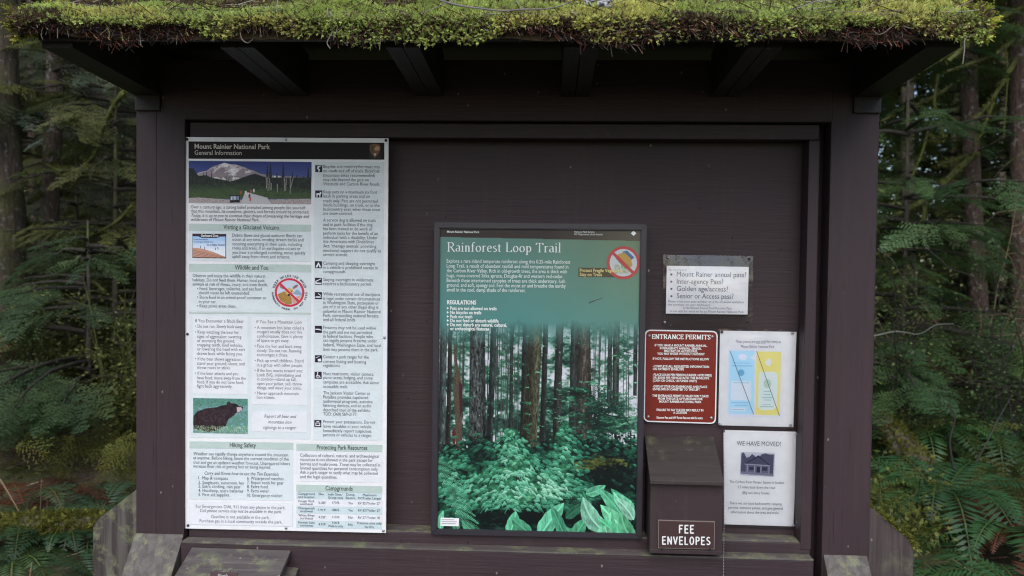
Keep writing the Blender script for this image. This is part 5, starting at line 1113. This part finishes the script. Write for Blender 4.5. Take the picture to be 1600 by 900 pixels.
def coarse_tpl(seed):
    g = np.random.default_rng(seed); P = []
    for k in range(26):
        t = g.random(); sd = g.choice((-1, 1)); a = sd * R(g.uniform(20, 75)); d = np.array([math.cos(a), math.sin(a), g.uniform(-.5, .1)]); d /= np.linalg.norm(d); o = np.array([t, 0, -.25 * t * t]); P.append(lance(o, d, np.array([-d[1], d[0], g.uniform(-.5, .5)]), .34 * (1.15 - t) * g.uniform(.6, 1.2), .03, .75, 1.2))
    return cat(P)
SPC = [coarse_tpl(s) for s in (7, 8, 9)]

def crown_mesh(seed, z0, z1, rlow, nb, tpls, col, spread=1.0, trunk_r=.1, lean=(0, 0), fill=5, sc=(.45, .8)):
    """limbs (as tubes) and sprays of a conifer about the z axis"""
    g = np.random.default_rng(seed); LV, LF, off = [], [], 0; T, D, S, CM = [], [], [], []
    for k in range(nb):
        u = g.random() ** 1.3; z = z0 + (z1 - z0) * u; a = g.uniform(0, 2 * math.pi); Lb = (rlow * (1 - u) ** .75 + .35) * g.uniform(.6, 1.15)
        base = np.array([lean[0] * z, lean[1] * z, z]); hd = np.array([math.cos(a), math.sin(a), 0]); dr = g.uniform(.12, .4)
        pth = np.array([base + hd * Lb * t + np.array([0, 0, Lb * (.14 * t - dr * t * t)]) + g.normal(0, .015, 3) * t for t in np.linspace(0, 1, 7)])
        V, F = tube(pth, np.linspace(.016 + .006 * Lb, .004, 7), 5, .25, k); LV.append(V); LF.append(F + off); off += len(V)
        ns = max(2, int(fill * Lb))
        for q in range(ns):
            t = .22 + .78 * (q + g.random()) / ns; p = base + hd * Lb * t + np.array([0, 0, Lb * (.14 * t - dr * t * t)])
            aa = a + g.choice((-1, 1)) * R(g.uniform(15, 62)) * (1 if t < .93 else .3); T.append(p); D.append([math.cos(aa), math.sin(aa), g.uniform(-.45, .02)]); S.append(g.uniform(*sc) * (1.15 - .4 * t)); CM.append(np.array(col) * g.uniform(.6, 1.3) * np.array([g.uniform(.85, 1.15), 1, g.uniform(.8, 1.2)]))
    T, D, S, CM = map(np.array, (T, D, S, CM)); out = []
    which = g.integers(0, len(tpls), len(T))
    for k, t in enumerate(tpls):
        q = which == k
        if q.any(): out.append(scatter(t, frame(D[q], roll=g.uniform(-.5, .5, q.sum())) * S[q][:, None, None], T[q], CM[q]))
    return cat(out), (np.concatenate(LV), np.concatenate(LF))

B_BIG = bark('big_mossy_bark', (.018, .013, .010), (.12, .085, .06), .5, (.085, .08, .03), 1.0, .5); B_GREY = bark('grey_lichen_bark', (.04, .026, .02), (.17, .115, .09), .3, (.08, .09, .03), 1.8, .9)
B_RED = bark('red_brown_bark', (.025, .015, .012), (.13, .08, .06), .22, (.07, .08, .025), 1.6, .6); B_MOSS = bark('mossy_limb_bark', (.02, .02, .008), (.06, .06, .02), .75, (.10, .115, .022), 3); B_DARK = bark('dark_bark', (.025, .02, .016), (.10, .08, .06), .45, (.09, .10, .03), 1.2)
B_LIMB = bark('limb_bark', (.012, .010, .008), (.045, .036, .026), .35, (.05, .055, .02), 2)
GREENS = [(.130, .155, .046), (.100, .145, .052), (.150, .160, .044), (.084, .132, .058)]
def px_ground(px, d):
    """ground point seen at column px, d metres from the camera"""
    v = ray(px, 440); x = CAMP.x + v.x / v.y * d; y = CAMP.y + d; return np.array([x, y, float(gz(x, y))])
def trunk_path(px_pts, d, top=16.0):
    """trunk axis through photograph columns (px,py) at depth d, extended down to the ground and up"""
    P = [np.array(at(x, y, CAMP.y + d)) for x, y in px_pts]; P.sort(key=lambda p: p[2]); lo, hi = P[0], P[-1]; dl = (hi - lo) / (hi[2] - lo[2])
    b = lo + dl * (float(gz(lo[0], lo[1])) - .25 - lo[2]) if lo[2] > gz(lo[0], lo[1]) - .2 else lo; up = np.array([dl[0] * .4, dl[1], 1.0]); t = hi + up * (top - hi[2])
    return [b] + P + [hi + (t - hi) * .3, t]
def mossy_limb(parent, px_pts, d, r0, r1, dz=0, drip=60, seed=0, mat=None, d2=None):
    m = len(px_pts); P = smooth_path([at(x, y, CAMP.y + d + ((d2 or d) - d) * k / max(1, m - 1)) for k, (x, y) in enumerate(px_pts)], 26); V, F = tube(P, np.linspace(r0, r1, 26), 7, .3, seed)
    o = npmesh('mossy_branch', V, F, mat or B_MOSS, parent, smooth=True)
    if drip:
        g = np.random.default_rng(seed + 50); k = g.integers(0, 26, drip * 6); rr = np.linspace(r0, r1, 26)[k]; T = P[k] + np.stack([g.normal(0, 1, len(k)) * rr * .5, g.normal(0, 1, len(k)) * rr * .5, g.uniform(-.6, 1, len(k)) * rr], 1)
        Dd = np.stack([g.uniform(-1, 1, len(k)), g.uniform(-1, 1, len(k)), g.uniform(-1.6, .8, len(k))], 1); V, F, C = scatter(FR[seed % 6], frame(Dd, roll=g.uniform(-2, 2, len(k))) * (g.uniform(.5, 1.2, len(k)) * (rr * 1.2 + .012))[:, None, None], T, np.array([[.15, .165, .035]]) * g.uniform(.5, 1.3, len(k))[:, None])
        q = npmesh('hanging_moss', V, F, MOSSM, o, C); q['kind'] = 'stuff'
    return o
def tree(name, label, px_pts, d, r0, r1, mat, crown=None, top=16.0, group=None, flare=1.35, seed=0):
    P = trunk_path(px_pts, d, top); base = Vector(P[0]); base.z += .25
    t = empty(name, base, label, 'tree', group); Q = smooth_path(P, 34); hz = (Q[:, 2] - Q[0, 2]) / (Q[-1, 2] - Q[0, 2])
    rad = r0 + (r1 - r0) * np.clip((Q[:, 2] - Q[0, 2]) / 5, 0, 1); rad = np.where(hz > .35, rad * (1.35 - hz), rad); rad *= 1 + (flare - 1) * np.exp(-(Q[:, 2] - Q[0, 2] - .2) / .35).clip(0, 1)
    V, F = tube(Q, rad, 20, .035, seed); npmesh('trunk', V, F, mat, t, smooth=True)
    if crown:
        (V, F, C), (LV, LF) = crown; sh = np.array(base); npmesh('crown', np.concatenate([V, LV]) + sh, np.concatenate([F, LF + len(V)]), [LEAF, B_LIMB], t, np.concatenate([C, np.zeros_like(LV)]), midx=[0] * len(F) + [1] * len(LF))
    return t
fw = 'conifers standing behind the kiosk'
# --- left of the kiosk
t1 = tree('conifer_tree', 'massive mossy trunk cut by the left edge of the view', [(-24, 100), (-16, 330), (-12, 560)], 7.2, .30, .255, B_BIG, crown_mesh(21, 6, 16, 3.0, 40, SPM, GREENS[0]), 18, fw, 1.25, 3)
t2 = tree('conifer_tree', 'slender grey lichen speckled trunk left of the kiosk with fronds tinted pale for wet sheen', [(86, 90), (79, 300), (75, 500)], 8.2, .095, .075, B_GREY, crown_mesh(22, 2.6, 12, 2.2, 46, SPR, (.14, .17, .10), sc=(.5, .9)), 16, fw, 1.4, 4)  # crown colour paled to stand for sky sheen on wet needles
for pts, d, d2, r0, r1 in (([(196, 142), (178, 165), (160, 205), (152, 235), (128, 262), (100, 268), (66, 255)], 6.4, 7.6, .022, .012), ([(122, 190), (108, 187), (95, 186)], 7.8, 8.1, .028, .03), ([(84, 262), (110, 270), (130, 271)], 7.8, 7.4, .04, .02), ([(32, 338), (48, 352), (66, 365), (72, 364)], 7.3, 8, .03, .018), ([(208, 320), (188, 342), (160, 360), (120, 378), (96, 384)], 6.8, 8, .012, .02), ([(92, 455), (106, 462), (110, 480), (104, 495)], 7.8, 7.6, .022, .014), ([(70, 300), (55, 310), (44, 318)], 8.2, 7.6, .02, .012), ([(96, 445), (120, 446), (145, 440), (162, 455)], 8.1, 7.2, .016, .01)):
    mossy_limb(t2, pts, d, r0, r1, seed=int(pts[0][0]), d2=d2)
t3 = tree('dead_snag', 'thin pale dead snag hung with moss farther back at left', [(167, 240), (168, 330), (169, 420)], 12.5, .055, .05, bark('pale_snag', (.08, .08, .05), (.22, .21, .14), .35), None, 6.4, None, 1.2, 5)
t4 = tree('conifer_tree', 'dark straight trunk between the pale snag and the kiosk post', [(154, 200), (153, 330), (152, 480)], 17, .13, .12, B_DARK, crown_mesh(23, 5.2, 15, 2.6, 40, SPM, GREENS[1]), 17, fw, 1.3, 6)
t5 = tree('conifer_tree', 'mossy greenish trunk seen close beside the left post', [(201, 210), (203, 350), (205, 520)], 14, .10, .09, B_BIG, crown_mesh(24, 4.4, 13, 2.4, 40, SPM, GREENS[2]), 15, fw, 1.3, 7)
t5b = tree('conifer_tree', 'thin leaning brown trunk between the two nearest left trunks', [(48, 120), (52, 330), (55, 500)], 13, .06, .055, B_RED, crown_mesh(29, 4.0, 12, 2.2, 40, SPM, GREENS[0]), 14, fw, 1.3, 8)
# --- right of the kiosk
t6 = tree('conifer_tree', 'slim reddish trunk leaning right of the kiosk with drooping mossy limbs', [(1514, 60), (1516, 180), (1524, 380), (1536, 560)], 8.8, .088, .075, B_RED, crown_mesh(25, 4.2, 13, 2.2, 36, SPR, GREENS[1], sc=(.5, .9)), 16, fw, 1.3, 9)
for pts, d, d2, r0, r1, dr in (([(1594, 14), (1566, 26), (1532, 48), (1506, 74), (1480, 96)], 7.6, 6.6, .03, .014, 70), ([(1596, 44), (1556, 46), (1520, 58), (1484, 82), (1436, 112)], 7.8, 6.4, .032, .012, 70), ([(1584, 62), (1556, 84), (1520, 98), (1478, 112)], 7.6, 6.8, .02, .01, 50), ([(1506, 122), (1458, 152), (1412, 172), (1376, 190)], 8.7, 7.4, .022, .012, 60), ([(1512, 244), (1486, 252), (1462, 260)], 8.7, 8.0, .026, .02, 50), ([(1524, 240), (1492, 268), (1452, 308), (1404, 334), (1368, 352)], 8.7, 7.0, .034, .018, 90), ([(1448, 306), (1440, 348), (1416, 380), (1378, 404)], 7.8, 7.0, .022, .012, 70), ([(1466, 116), (1460, 160), (1470, 190), (1474, 216)], 7.4, 7.4, .014, .008, 30), ([(1450, 205), (1440, 240), (1420, 288)], 7.6, 7.4, .012, .006, 30), ([(1452, 210), (1462, 222), (1474, 214)], 7.6, 7.4, .02, .022, 40)): mossy_limb(t6, pts, d, r0, r1, drip=dr, seed=int(pts[0][0] + pts[0][1]), d2=d2)
t7 = tree('conifer_tree', 'dark reddish trunk at the right edge of the view', [(1596, 80), (1597, 300), (1600, 560)], 7.8, .105, .09, B_RED, crown_mesh(26, 4.0, 13, 2.4, 36, SPR, GREENS[0], sc=(.5, .9)), 17, fw, 1.3, 10)
for pts, d, d2, r0, r1, dr in (([(1588, 92), (1560, 140), (1540, 168), (1522, 186)], 7.7, 7.2, .022, .012, 60), ([(1584, 208), (1556, 222), (1528, 236)], 7.7, 8.2, .012, .01, 0), ([(1586, 245), (1560, 270), (1540, 300)], 7.7, 8.0, .010, .006, 0), ([(1570, 70), (1574, 110), (1572, 160), (1568, 215)], 7.4, 7.4, .009, .004, 30), ([(1552, 160), (1536, 200), (1524, 225)], 7.4, 7.4, .016, .008, 50)): mossy_limb(t7, pts, d, r0, r1, drip=dr, seed=int(pts[0][0] + pts[0][1]) + 1, d2=d2, mat=B_MOSS if dr else B_DARK)
t8 = tree('conifer_tree', 'pale tan trunk far behind the brush right of the kiosk', [(1492, 250), (1493, 330), (1494, 430)], 17, .09, .085, bark('tan_bark', (.10, .07, .045), (.26, .2, .14), .2), crown_mesh(27, 5.4, 15, 2.4, 36, SPM, GREENS[3]), 16, fw, 1.3, 11)
t9 = tree('conifer_tree', 'dark mossy trunk midway between the right post and the leaning reddish trunk', [(1418, 200), (1420, 330), (1421, 500)], 15, .12, .11, B_DARK, crown_mesh(28, 4.6, 14, 2.4, 40, SPM, GREENS[1]), 16, fw, 1.3, 12)
t10 = tree('conifer_tree', 'thin pale trunk between the two reddish right hand trunks', [(1566, 200), (1567, 340), (1568, 500)], 14.5, .055, .05, bark('pale_bark', (.09, .07, .05), (.2, .16, .12), .3), crown_mesh(30, 4.6, 13, 2.2, 36, SPM, GREENS[3]), 14, fw, 1.3, 13)
# --- hemlock saplings (foliage down to the ground)
def sapling(label, px, d, h, r, nb, col, seed, tpl=SPR, z0=.25, sc=(.32, .6)):
    b = px_ground(px, d); t = empty('hemlock_sapling', Vector(b), label, 'young tree', 'young hemlocks behind the kiosk')
    (V, F, C), (LV, LF) = crown_mesh(seed, z0, h, r, nb, tpl, col, fill=6, sc=sc); V2, F2 = tube([b + [0, 0, -.1], b + [.02, 0, h * .5], b + [0, .02, h + .1]], [.03, .02, .006], 7, .1, seed)
    npmesh('trunk', V2, F2, B_DARK, t, smooth=True); npmesh('crown', np.concatenate([V, LV]) + b, np.concatenate([F, LF + len(V)]), [LEAF, B_LIMB], t, np.concatenate([C, np.zeros_like(LV)]), midx=[0] * len(F) + [1] * len(LF))
sapling('tall feathery hemlock sapling right behind the left post', 178, 7.6, 4.3, 1.25, 70, (.14, .16, .06), 41); sapling('low dark green hemlock sapling left of the post above the fallen log', 135, 6.2, 1.55, .9, 34, (.070, .115, .050), 42)
sapling('young hemlock with fronds tinted pale for wet sheen between the left trunks', 118, 9.4, 4.6, 1.4, 75, (.17, .20, .15), 43); sapling('broad deep green hemlock sapling close beside the right post', 1410, 7.2, 4.0, 1.3, 70, (.075, .14, .055), 44); sapling('bushy hemlock sapling behind the slim leaning right trunk', 1500, 10.5, 4.8, 1.6, 80, (.095, .15, .055), 45)  # the pale fronds hold a painted sky reflection in their base colour
sapling('olive tinted hemlock sapling near the right edge of the view', 1580, 10, 3.6, 1.4, 70, (.095, .115, .035), 46); sapling('dark hemlock sapling at the left edge behind the massive trunk', 30, 11, 4.5, 1.5, 75, (.13, .145, .06), 47)
# --- ferns
def frond(L, seed, g, pairs=26, w=.135):
    """a sword fern frond along +x rising and arching over; leaflets on both sides"""
    P = []; rise = g.uniform(.55, 1.0); bend = g.uniform(.75, 1.15)
    ax = lambda t: np.array([L * t * (.95 - .15 * t), 0, L * (rise * t - bend * t * t)])
    for k in range(pairs):
        t = .10 + .9 * k / (pairs - 1); o = ax(t); tg = ax(min(1, t + .02)) - ax(t - .02); tg /= np.linalg.norm(tg); ll = w * L / .8 * math.sin(math.pi * min(1, (t + .10) / 1.12)) ** .6 * g.uniform(.85, 1.1) * (1 if t < .85 else .75)
        for sd in (-1, 1):
            d = np.array([0, sd, 0]) * .93 + tg * .34 + np.array([0, 0, g.uniform(-.22, .02)]); d /= np.linalg.norm(d); P.append(lance(o, d, tg, ll, .0105 * L / .8, .85, 1.0))
    for k in range(8):
        a, b = ax(k / 8), ax((k + 1) / 8); q = np.array([0, .004, 0]); P.append((np.array([a - q, a + q, b + q * .8, b - q * .8]) + [0, 0, .002], np.array([[0, 1, 2, 3]]), np.full((4, 3), 1.0) * [1.6, 1.1, .7]))
    return cat(P)
def fern(label, px, d, fr, L, col, seed, dead=0, a0=0, a1=360, lift=0.0):
    g = np.random.default_rng(seed); b = px_ground(px, d); b[2] += lift; t = empty('sword_fern', Vector(b), label, 'fern', 'sword ferns')
    fm = {}
    for k in range(fr):
        a = R(a0 + (a1 - a0) * (k + g.uniform(-.3, .3)) / fr); V, F, C = frond(L * g.uniform(.7, 1.12), k, g); c, s = math.cos(a), math.sin(a); V = V @ np.array([[c, s, 0], [-s, c, 0], [0, 0, 1]])
        cm = np.array(col if k >= dead else (.10, .036, .018)) * g.uniform(.5, 1.3); o = npmesh('frond' if k >= dead else 'dead_frond', V + b, F, LEAF, t, C * cm)
fg, fd_ = (.05, .135, .042), (.042, .12, .045)
fern('sword fern with arching fronds behind the left wing board', 158, 4.5, 16, .62, (.06, .12, .065), 61, a0=0, a1=360, lift=.12); fern('half dead fern with rusty fronds low at the left edge', 40, 4.55, 12, .66, (.08, .115, .05), 62, dead=8, lift=.08)
fern('big bright sword fern low in the right corner', 1545, 3.55, 18, .72, (.065, .15, .042), 63); fern('tall dark sword fern rising behind the right wing board', 1478, 5.0, 18, .95, fd_, 64, lift=.15); fern('sword fern with rusty lower fronds at the right edge', 1592, 4.6, 16, .85, fg, 65, dead=5, lift=.1)
fern('shaded fern in the brush farther back right of the post', 1440, 6.3, 14, .95, fg, 66, lift=.1); fern('fern under the slim leaning trunk at right', 1545, 6.4, 14, .9, fd_, 67, lift=.1); fern('small fern low at the left edge below the fallen log', 20, 3.9, 12, .42, (.065, .125, .045), 68); fern('distant fern at the foot of the grey lichen speckled trunk', 70, 7.4, 12, .7, fd_, 69, lift=.05); fern('sword fern beside the right wing board near the ground', 1440, 3.9, 13, .55, (.05, .125, .05), 70)
fern('large bright fern in the bottom right corner under the rusty fronds', 1500, 3.5, 16, .62, (.065, .155, .04), 75, lift=.06); fern('fern at the very right edge low beside the big bright fern', 1612, 3.75, 16, .72, (.05, .13, .045), 76, dead=3, lift=.1)
fern('withered brown fern slumped between the green ferns at right', 1592, 4.5, 14, .55, (.06, .1, .04), 77, dead=12, lift=.16); fern('dark green fern low between the two left sticks', 100, 4.15, 14, .5, (.035, .085, .035), 78, lift=.05); fern('dark fern at the foot of the left wing board', 150, 3.75, 14, .4, (.035, .08, .035), 79, lift=.0)
# --- fallen logs, stump and sticks
def log(label, a, b, r, mat, seed, name='fallen_log', mossd=900):
    P = smooth_path([a, (np.array(a) + np.array(b)) / 2 + [0, 0, .02], b], 20); V, F = tube(P, r * (1 + .08 * np.sin(np.arange(20))), 14, .12, seed); t = empty(name, Vector(P[0]), label, 'log'); npmesh('bark', V, F, mat, t, smooth=True)
    g = np.random.default_rng(seed); k = g.integers(0, 20, mossd); an = g.uniform(-.3, math.pi + .3, mossd); ax = P[-1] - P[0]; ax /= np.linalg.norm(ax); sd = np.cross(ax, [0, 0, 1]); sd /= np.linalg.norm(sd)
    T = P[k] + ax * g.uniform(-.5, .5, mossd)[:, None] * np.linalg.norm(P[-1] - P[0]) / 20 + sd * (np.cos(an) * r)[:, None] + np.array([0, 0, 1]) * (np.sin(an) * r)[:, None]
    V, F, C = scatter(FR[seed % 6], frame(np.stack([g.uniform(-1, 1, mossd), g.uniform(-1, .3, mossd), g.uniform(-.5, 1, mossd)], 1), roll=g.uniform(-1, 1, mossd)) * g.uniform(.02, .05, mossd)[:, None, None], T, np.where((g.random(mossd) > .4)[:, None], [[.22, .22, .045]], [[.14, .16, .035]]) * g.uniform(.5, 1.3, mossd)[:, None]); npmesh('log_moss', V, F, MOSSM, t, C)['kind'] = 'stuff'
lg = lambda px, d, h: px_ground(px, d) * [1, 1, 0] + [0, 0, h]
log('moss covered fallen log lying low beside the left wing board', lg(-60, 4.15, .10), lg(200, 4.2, .13), .068, B_BIG, 71, mossd=2600)
log('thick rotten mossy log lying across the ground behind the left ferns', lg(-60, 8.4, .42), lg(260, 7.6, .30), .17, B_BIG, 72, mossd=2200); log('slanting mossy log between the saplings left of the kiosk', lg(60, 10.6, .9), lg(230, 9.2, .65), .12, B_BIG, 73, mossd=1400); log('mossy log half hidden by ferns right of the kiosk', lg(1380, 6.0, .45), lg(1480, 5.3, .12), .09, B_BIG, 74, mossd=1600)
def stick(label, pts, r, mat, name='dead_stick'):
    V, F = tube(smooth_path(pts, 16), np.linspace(r, r * .4, 16), 6, .15, len(pts)); o = npmesh(name, V, F, mat, None, smooth=True); tag(o, label, 'stick')
TANS = plain('dry_stem', (.20, .13, .075), .7); REDS = plain('red_brown_stem', (.10, .045, .03), .7); DKS = plain('dark_stem', (.02, .015, .014), .7)
pt = lambda x, y, d: np.array(at(x, y, CAMP.y + d))
stick('dry tan stick leaning at the left edge', [pt(-6, 740, 4.2), pt(12, 768, 4.2), pt(30, 800, 4.2)], .006, TANS); stick('upright red brown stem in front of the mossy log', [pt(76, 905, 4.3), pt(73, 840, 4.3), pt(74, 780, 4.3)], .008, REDS); stick('thin tan stem standing beside the red brown stem', [pt(63, 860, 4.4), pt(63, 800, 4.4), pt(65, 748, 4.4)], .004, TANS); stick('pale dry stalk fallen below the mossy log', [pt(76, 858, 4.2), pt(92, 880, 4.1), pt(108, 904, 4.0)], .007, TANS); stick('dark curved stem rising over the ferns at right', [pt(1486, 762, 5.2), pt(1490, 735, 5.2), pt(1484, 690, 5.2), pt(1492, 655, 5.2), pt(1482, 630, 5.2)], .009, DKS); stick('long brown stem slanting up to the right edge', [pt(1512, 745, 5.4), pt(1540, 695, 5.4), pt(1560, 655, 5.5), pt(1580, 620, 5.6)], .006, DKS); stick('pale lichen covered twig reaching out beside the right post', [pt(1362, 526, 6), pt(1400, 518, 6), pt(1436, 522, 6), pt(1462, 508, 6), pt(1490, 506, 6)], .006, plain('lichen_twig', (.11, .12, .10), .8)); stick('dark short chunk of branch beside the left wing board', [pt(100, 876, 4.2), pt(125, 876, 4.25), pt(150, 873, 4.3)], .020, DKS)
# --- twiggy brush
def shrub(label, px, d, h, n_st, seed, leafc, leafn, stem, wid=.6, lsz=(.018, .04), mossy=False, name='understory_shrub'):
    g = np.random.default_rng(seed); b = px_ground(px, d); t = empty(name, Vector(b), label, 'shrub', 'twiggy shrubs around the kiosk'); SV, SF, off = [], [], 0; T = []
    for k in range(n_st):
        a = g.uniform(0, 6.28); p = b + np.array([g.normal(0, .08), g.normal(0, .08), -.03]); v = np.array([math.cos(a) * g.uniform(.1, .6) * wid, math.sin(a) * g.uniform(.1, .6) * wid, 1.0]) * h * g.uniform(.5, 1.1) / 10; pts = [p]
        for q in range(10): v = v + g.normal(0, .1, 3) * h / 10 * [1, 1, .45] - [0, 0, .006 * q * h / 10]; pts.append(pts[-1] + v)
        r = g.uniform(.004, .009); V, F = tube(pts, np.linspace(r, .0018, 11), 5, .1, k); SV.append(V); SF.append(F + off); off += len(V); pts = np.array(pts)
        for q in range(g.integers(4, 8)):
            i0 = g.integers(3, 10); e = [pts[i0]]; w = g.normal(0, 1, 3) * [1, 1, .5]; w = w / np.linalg.norm(w) * h * .05
            for z in range(5): e.append(e[-1] + w + g.normal(0, .3, 3) * h * .04)
            V, F = tube(e, np.linspace(.0035, .001, 6), 4); SV.append(V); SF.append(F + off); off += len(V); T += list(np.array(e)[2:])
        T += list(pts[4:])
    npmesh('stems', np.concatenate(SV), np.concatenate(SF), stem, t, smooth=True)
    if leafn:
        T = np.array(T); k = g.integers(0, len(T), leafn); TT = T[k] + g.normal(0, .05, (leafn, 3)); lf = lance((0, 0, 0), (1, 0, 0), np.array([0, .32, 0]), 1.0, 1.0, .8, 1.1, .1)
        V, F, C = scatter(FR[seed % 6] if mossy else lf, frame(np.stack([g.uniform(-1, 1, leafn), g.uniform(-1, 1, leafn), g.uniform(-.6, .3, leafn)], 1), roll=g.uniform(-.6, .6, leafn)) * g.uniform(*lsz, leafn)[:, None, None], TT, np.array([leafc]) * g.uniform(.5, 1.4, leafn)[:, None]); npmesh('leaves', V, F, LEAF, t, C)
shrub('twiggy olive leaved shrub standing beside the right post', 1400, 6.4, 1.9, 16, 81, (.10, .13, .04), 2600, DKS); shrub('twiggy shrub with sparse leaves below the slim leaning right trunk', 1500, 7.0, 2.0, 16, 82, (.085, .12, .045), 2400, TANS); shrub('leafy brush at the right edge above the ferns', 1580, 6.2, 1.6, 14, 83, (.07, .115, .04), 2400, DKS)
shrub('mossy low brush behind the ferns left of the kiosk', 110, 6.8, 1.0, 30, 84, (.12, .13, .035), 2600, B_MOSS, .9, (.03, .07), True); shrub('yellowish huckleberry brush beside the left post', 196, 6.0, 1.2, 22, 85, (.14, .15, .04), 2400, B_MOSS, .8); shrub('dim low brush at the left edge in front of the massive trunk', 20, 6.0, .8, 26, 86, (.09, .105, .035), 2600, DKS, .9)
shrub('moss draped vine maple stems in the gap left of the post', 185, 9.0, 2.6, 14, 87, (.15, .16, .035), 1500, B_MOSS, .5, (.03, .07), True); shrub('moss clad stump sprouts beside the right wing board', 1396, 4.4, .55, 12, 88, (.17, .19, .04), 1500, B_MOSS, .25, (.02, .05), True)
# --- what nobody could count: ground cover, litter and the far forest
def patch(n, x0, x1, y0, y1, keep=1.6):
    x, y = rnd(x0, x1, n), rnd(y0, y1, n); k = np.hypot(x + .15, (y + .3) * .8) > keep; return x[k], y[k]
x, y = patch(22000, -8.5, 8.5, 2.3, 12, 1.5); cl = fbm(x * 1.3, y * 1.3, 3) > .36; x, y = x[cl], y[cl]; k = len(x); z = gz(x, y) + rnd(0, .22, k) * fbm(x * 2, y * 2, 6) * 2
lf = lance((0, 0, 0), (1, 0, 0), np.array([0, .16, 0]), 1.0, 1.0, .8, 1.1, .1)
V, F, C = scatter(SPM[0], frame(np.stack([rnd(-1, 1, k), rnd(-1, 1, k), rnd(.0, .9, k)], 1), roll=rnd(-1, 1, k)) * rnd(.10, .32, k)[:, None, None], np.stack([x, y, z], 1), np.where((fbm(x * .8, y * .8, 9) > .5)[:, None], [[.090, .096, .022]], [[.055, .085, .024]]) * rnd(.4, 1.3, k)[:, None])
tag(npmesh('undergrowth', V, F, GCOVER, None, C), 'tangled low green undergrowth covering the forest floor around the kiosk', 'undergrowth', None, 'stuff')
x, y = patch(5200, -5.5, 5.5, -1.2, 6, 1.35); k = len(x); V, F, C = scatter(nt, frame(np.stack([rnd(-1, 1, k), rnd(-1, 1, k), rnd(-.05, .25, k)], 1)) * rnd(.04, .16, k)[:, None, None], np.stack([x, y, gz(x, y) + .012], 1), np.array([[.12, .05, .025], [.16, .10, .06], [.05, .03, .02], [.2, .16, .1]])[RNG.integers(0, 4, k)] * rnd(.5, 1.3, k)[:, None])
tag(npmesh('leaf_litter', V, F, NEEDLE, None, C), 'brown twigs and fallen needles strewn on the ground beside the kiosk', 'litter', None, 'stuff')
def forest(name, label, r0, r1, a0, a1, n, zmax, tpls, ntr, sc=(.7, 1.6)):
    a = rnd(R(a0), R(a1), n); r = r0 + (r1 - r0) * RNG.random(n); x, y = r * np.cos(a), -2.4 + r * np.sin(a); z = gz(x, y) + zmax * RNG.random(n) ** 1.1; k = (fbm(x * .35, y * .35, z * .45) > .36) & ~((y < 0) & (np.abs(x + .3 * y + 1) < 7.5)) ; x, y, z = x[k], y[k], z[k]; k = len(x); parts = []  # lane left open so low light still reaches the board
    w = RNG.integers(0, 3, k); rr_ = np.hypot(x, y + 2.4); w = np.where((rr_ < r0 + 6) & (len(tpls) > 3), 3 + w, w); cm = np.array(GREENS)[RNG.integers(0, 4, k)] * rnd(.7, 1.6, k)[:, None]
    for i_, t in enumerate(tpls):
        q = w == i_; parts.append(scatter(t, frame(np.stack([rnd(-1, 1, q.sum()), rnd(-1, 1, q.sum()), rnd(-.6, .0, q.sum())], 1), roll=rnd(-.5, .5, q.sum())) * rnd(*sc, q.sum())[:, None, None], np.stack([x, y, z], 1)[q], cm[q]))
    V, F, C = cat(parts)
    o = npmesh(name, V, F, LEAF, None, C); tag(o, label, 'forest', None, 'stuff'); TV, TF, off = [], [], 0
    for j in range(ntr):
        a_, r_ = random.uniform(R(a0), R(a1)), random.uniform(r0, r1); x_, y_ = r_ * math.cos(a_), -2.4 + r_ * math.sin(a_); z_ = float(gz(x_, y_)); V, F = tube([(x_, y_, z_ - .3), (x_ + random.uniform(-.2, .2), y_, z_ + 8), (x_, y_, z_ + 18)], [random.uniform(.12, .3), .16, .05], 8, .08, j); TV.append(V); TF.append(F + off); off += len(V)
    npmesh('trunks', np.concatenate(TV), np.concatenate(TF), B_DARK, o, smooth=True)['kind'] = 'stuff'
forest('distant_forest', 'dense dark conifer forest closing the view behind the kiosk', 15, 38, 24, 156, 42000, 20, SPC + SPM, 110, (1.1, 2.6))
forest('light_blocking_forest', 'unseen conifer forest added around the clearing to block low sky light', 14, 34, 156, 384, 5200, 17, SPC, 50, (1.3, 2.6))  # unseen trees, added to hold back low sky light
# ------------------------------------------------------------------ light
w = bpy.data.worlds.new('World'); scene.world = w; w.use_nodes = True
N, L = w.node_tree.nodes, w.node_tree.links
sky = N.new('ShaderNodeTexSky'); sky.sky_type = 'NISHITA'; sky.sun_disc = False; sky.sun_elevation = R(47); sky.sun_rotation = R(188)
L.new(sky.outputs[0], N['Background'].inputs[0]); N['Background'].inputs[1].default_value = .09
sd = bpy.data.lights.new('sun', 'SUN'); so = bpy.data.objects.new('sun', sd); COL.objects.link(so); sd.energy = 1.5; sd.angle = R(75); sd.color = (1.0, .95, .90)
so.rotation_euler = (R(43), 0, R(-8)); so.location = (0, -4, 9)
vs = scene.view_settings; vs.view_transform = 'Standard'; vs.look = 'None'; vs.exposure = 1.5; vs.gamma = 1
try: vs.use_curve_mapping = False
except Exception: pass
scene.cycles.max_bounces = 6; scene.cycles.diffuse_bounces = 3; scene.cycles.transparent_max_bounces = 8
scene.cycles.use_denoising = True; scene.cycles.denoising_input_passes = 'RGB_ALBEDO_NORMAL'; scene.cycles.denoising_prefilter = 'NONE'; scene.cycles.filter_width = 1.15; scene.cycles.use_adaptive_sampling = False
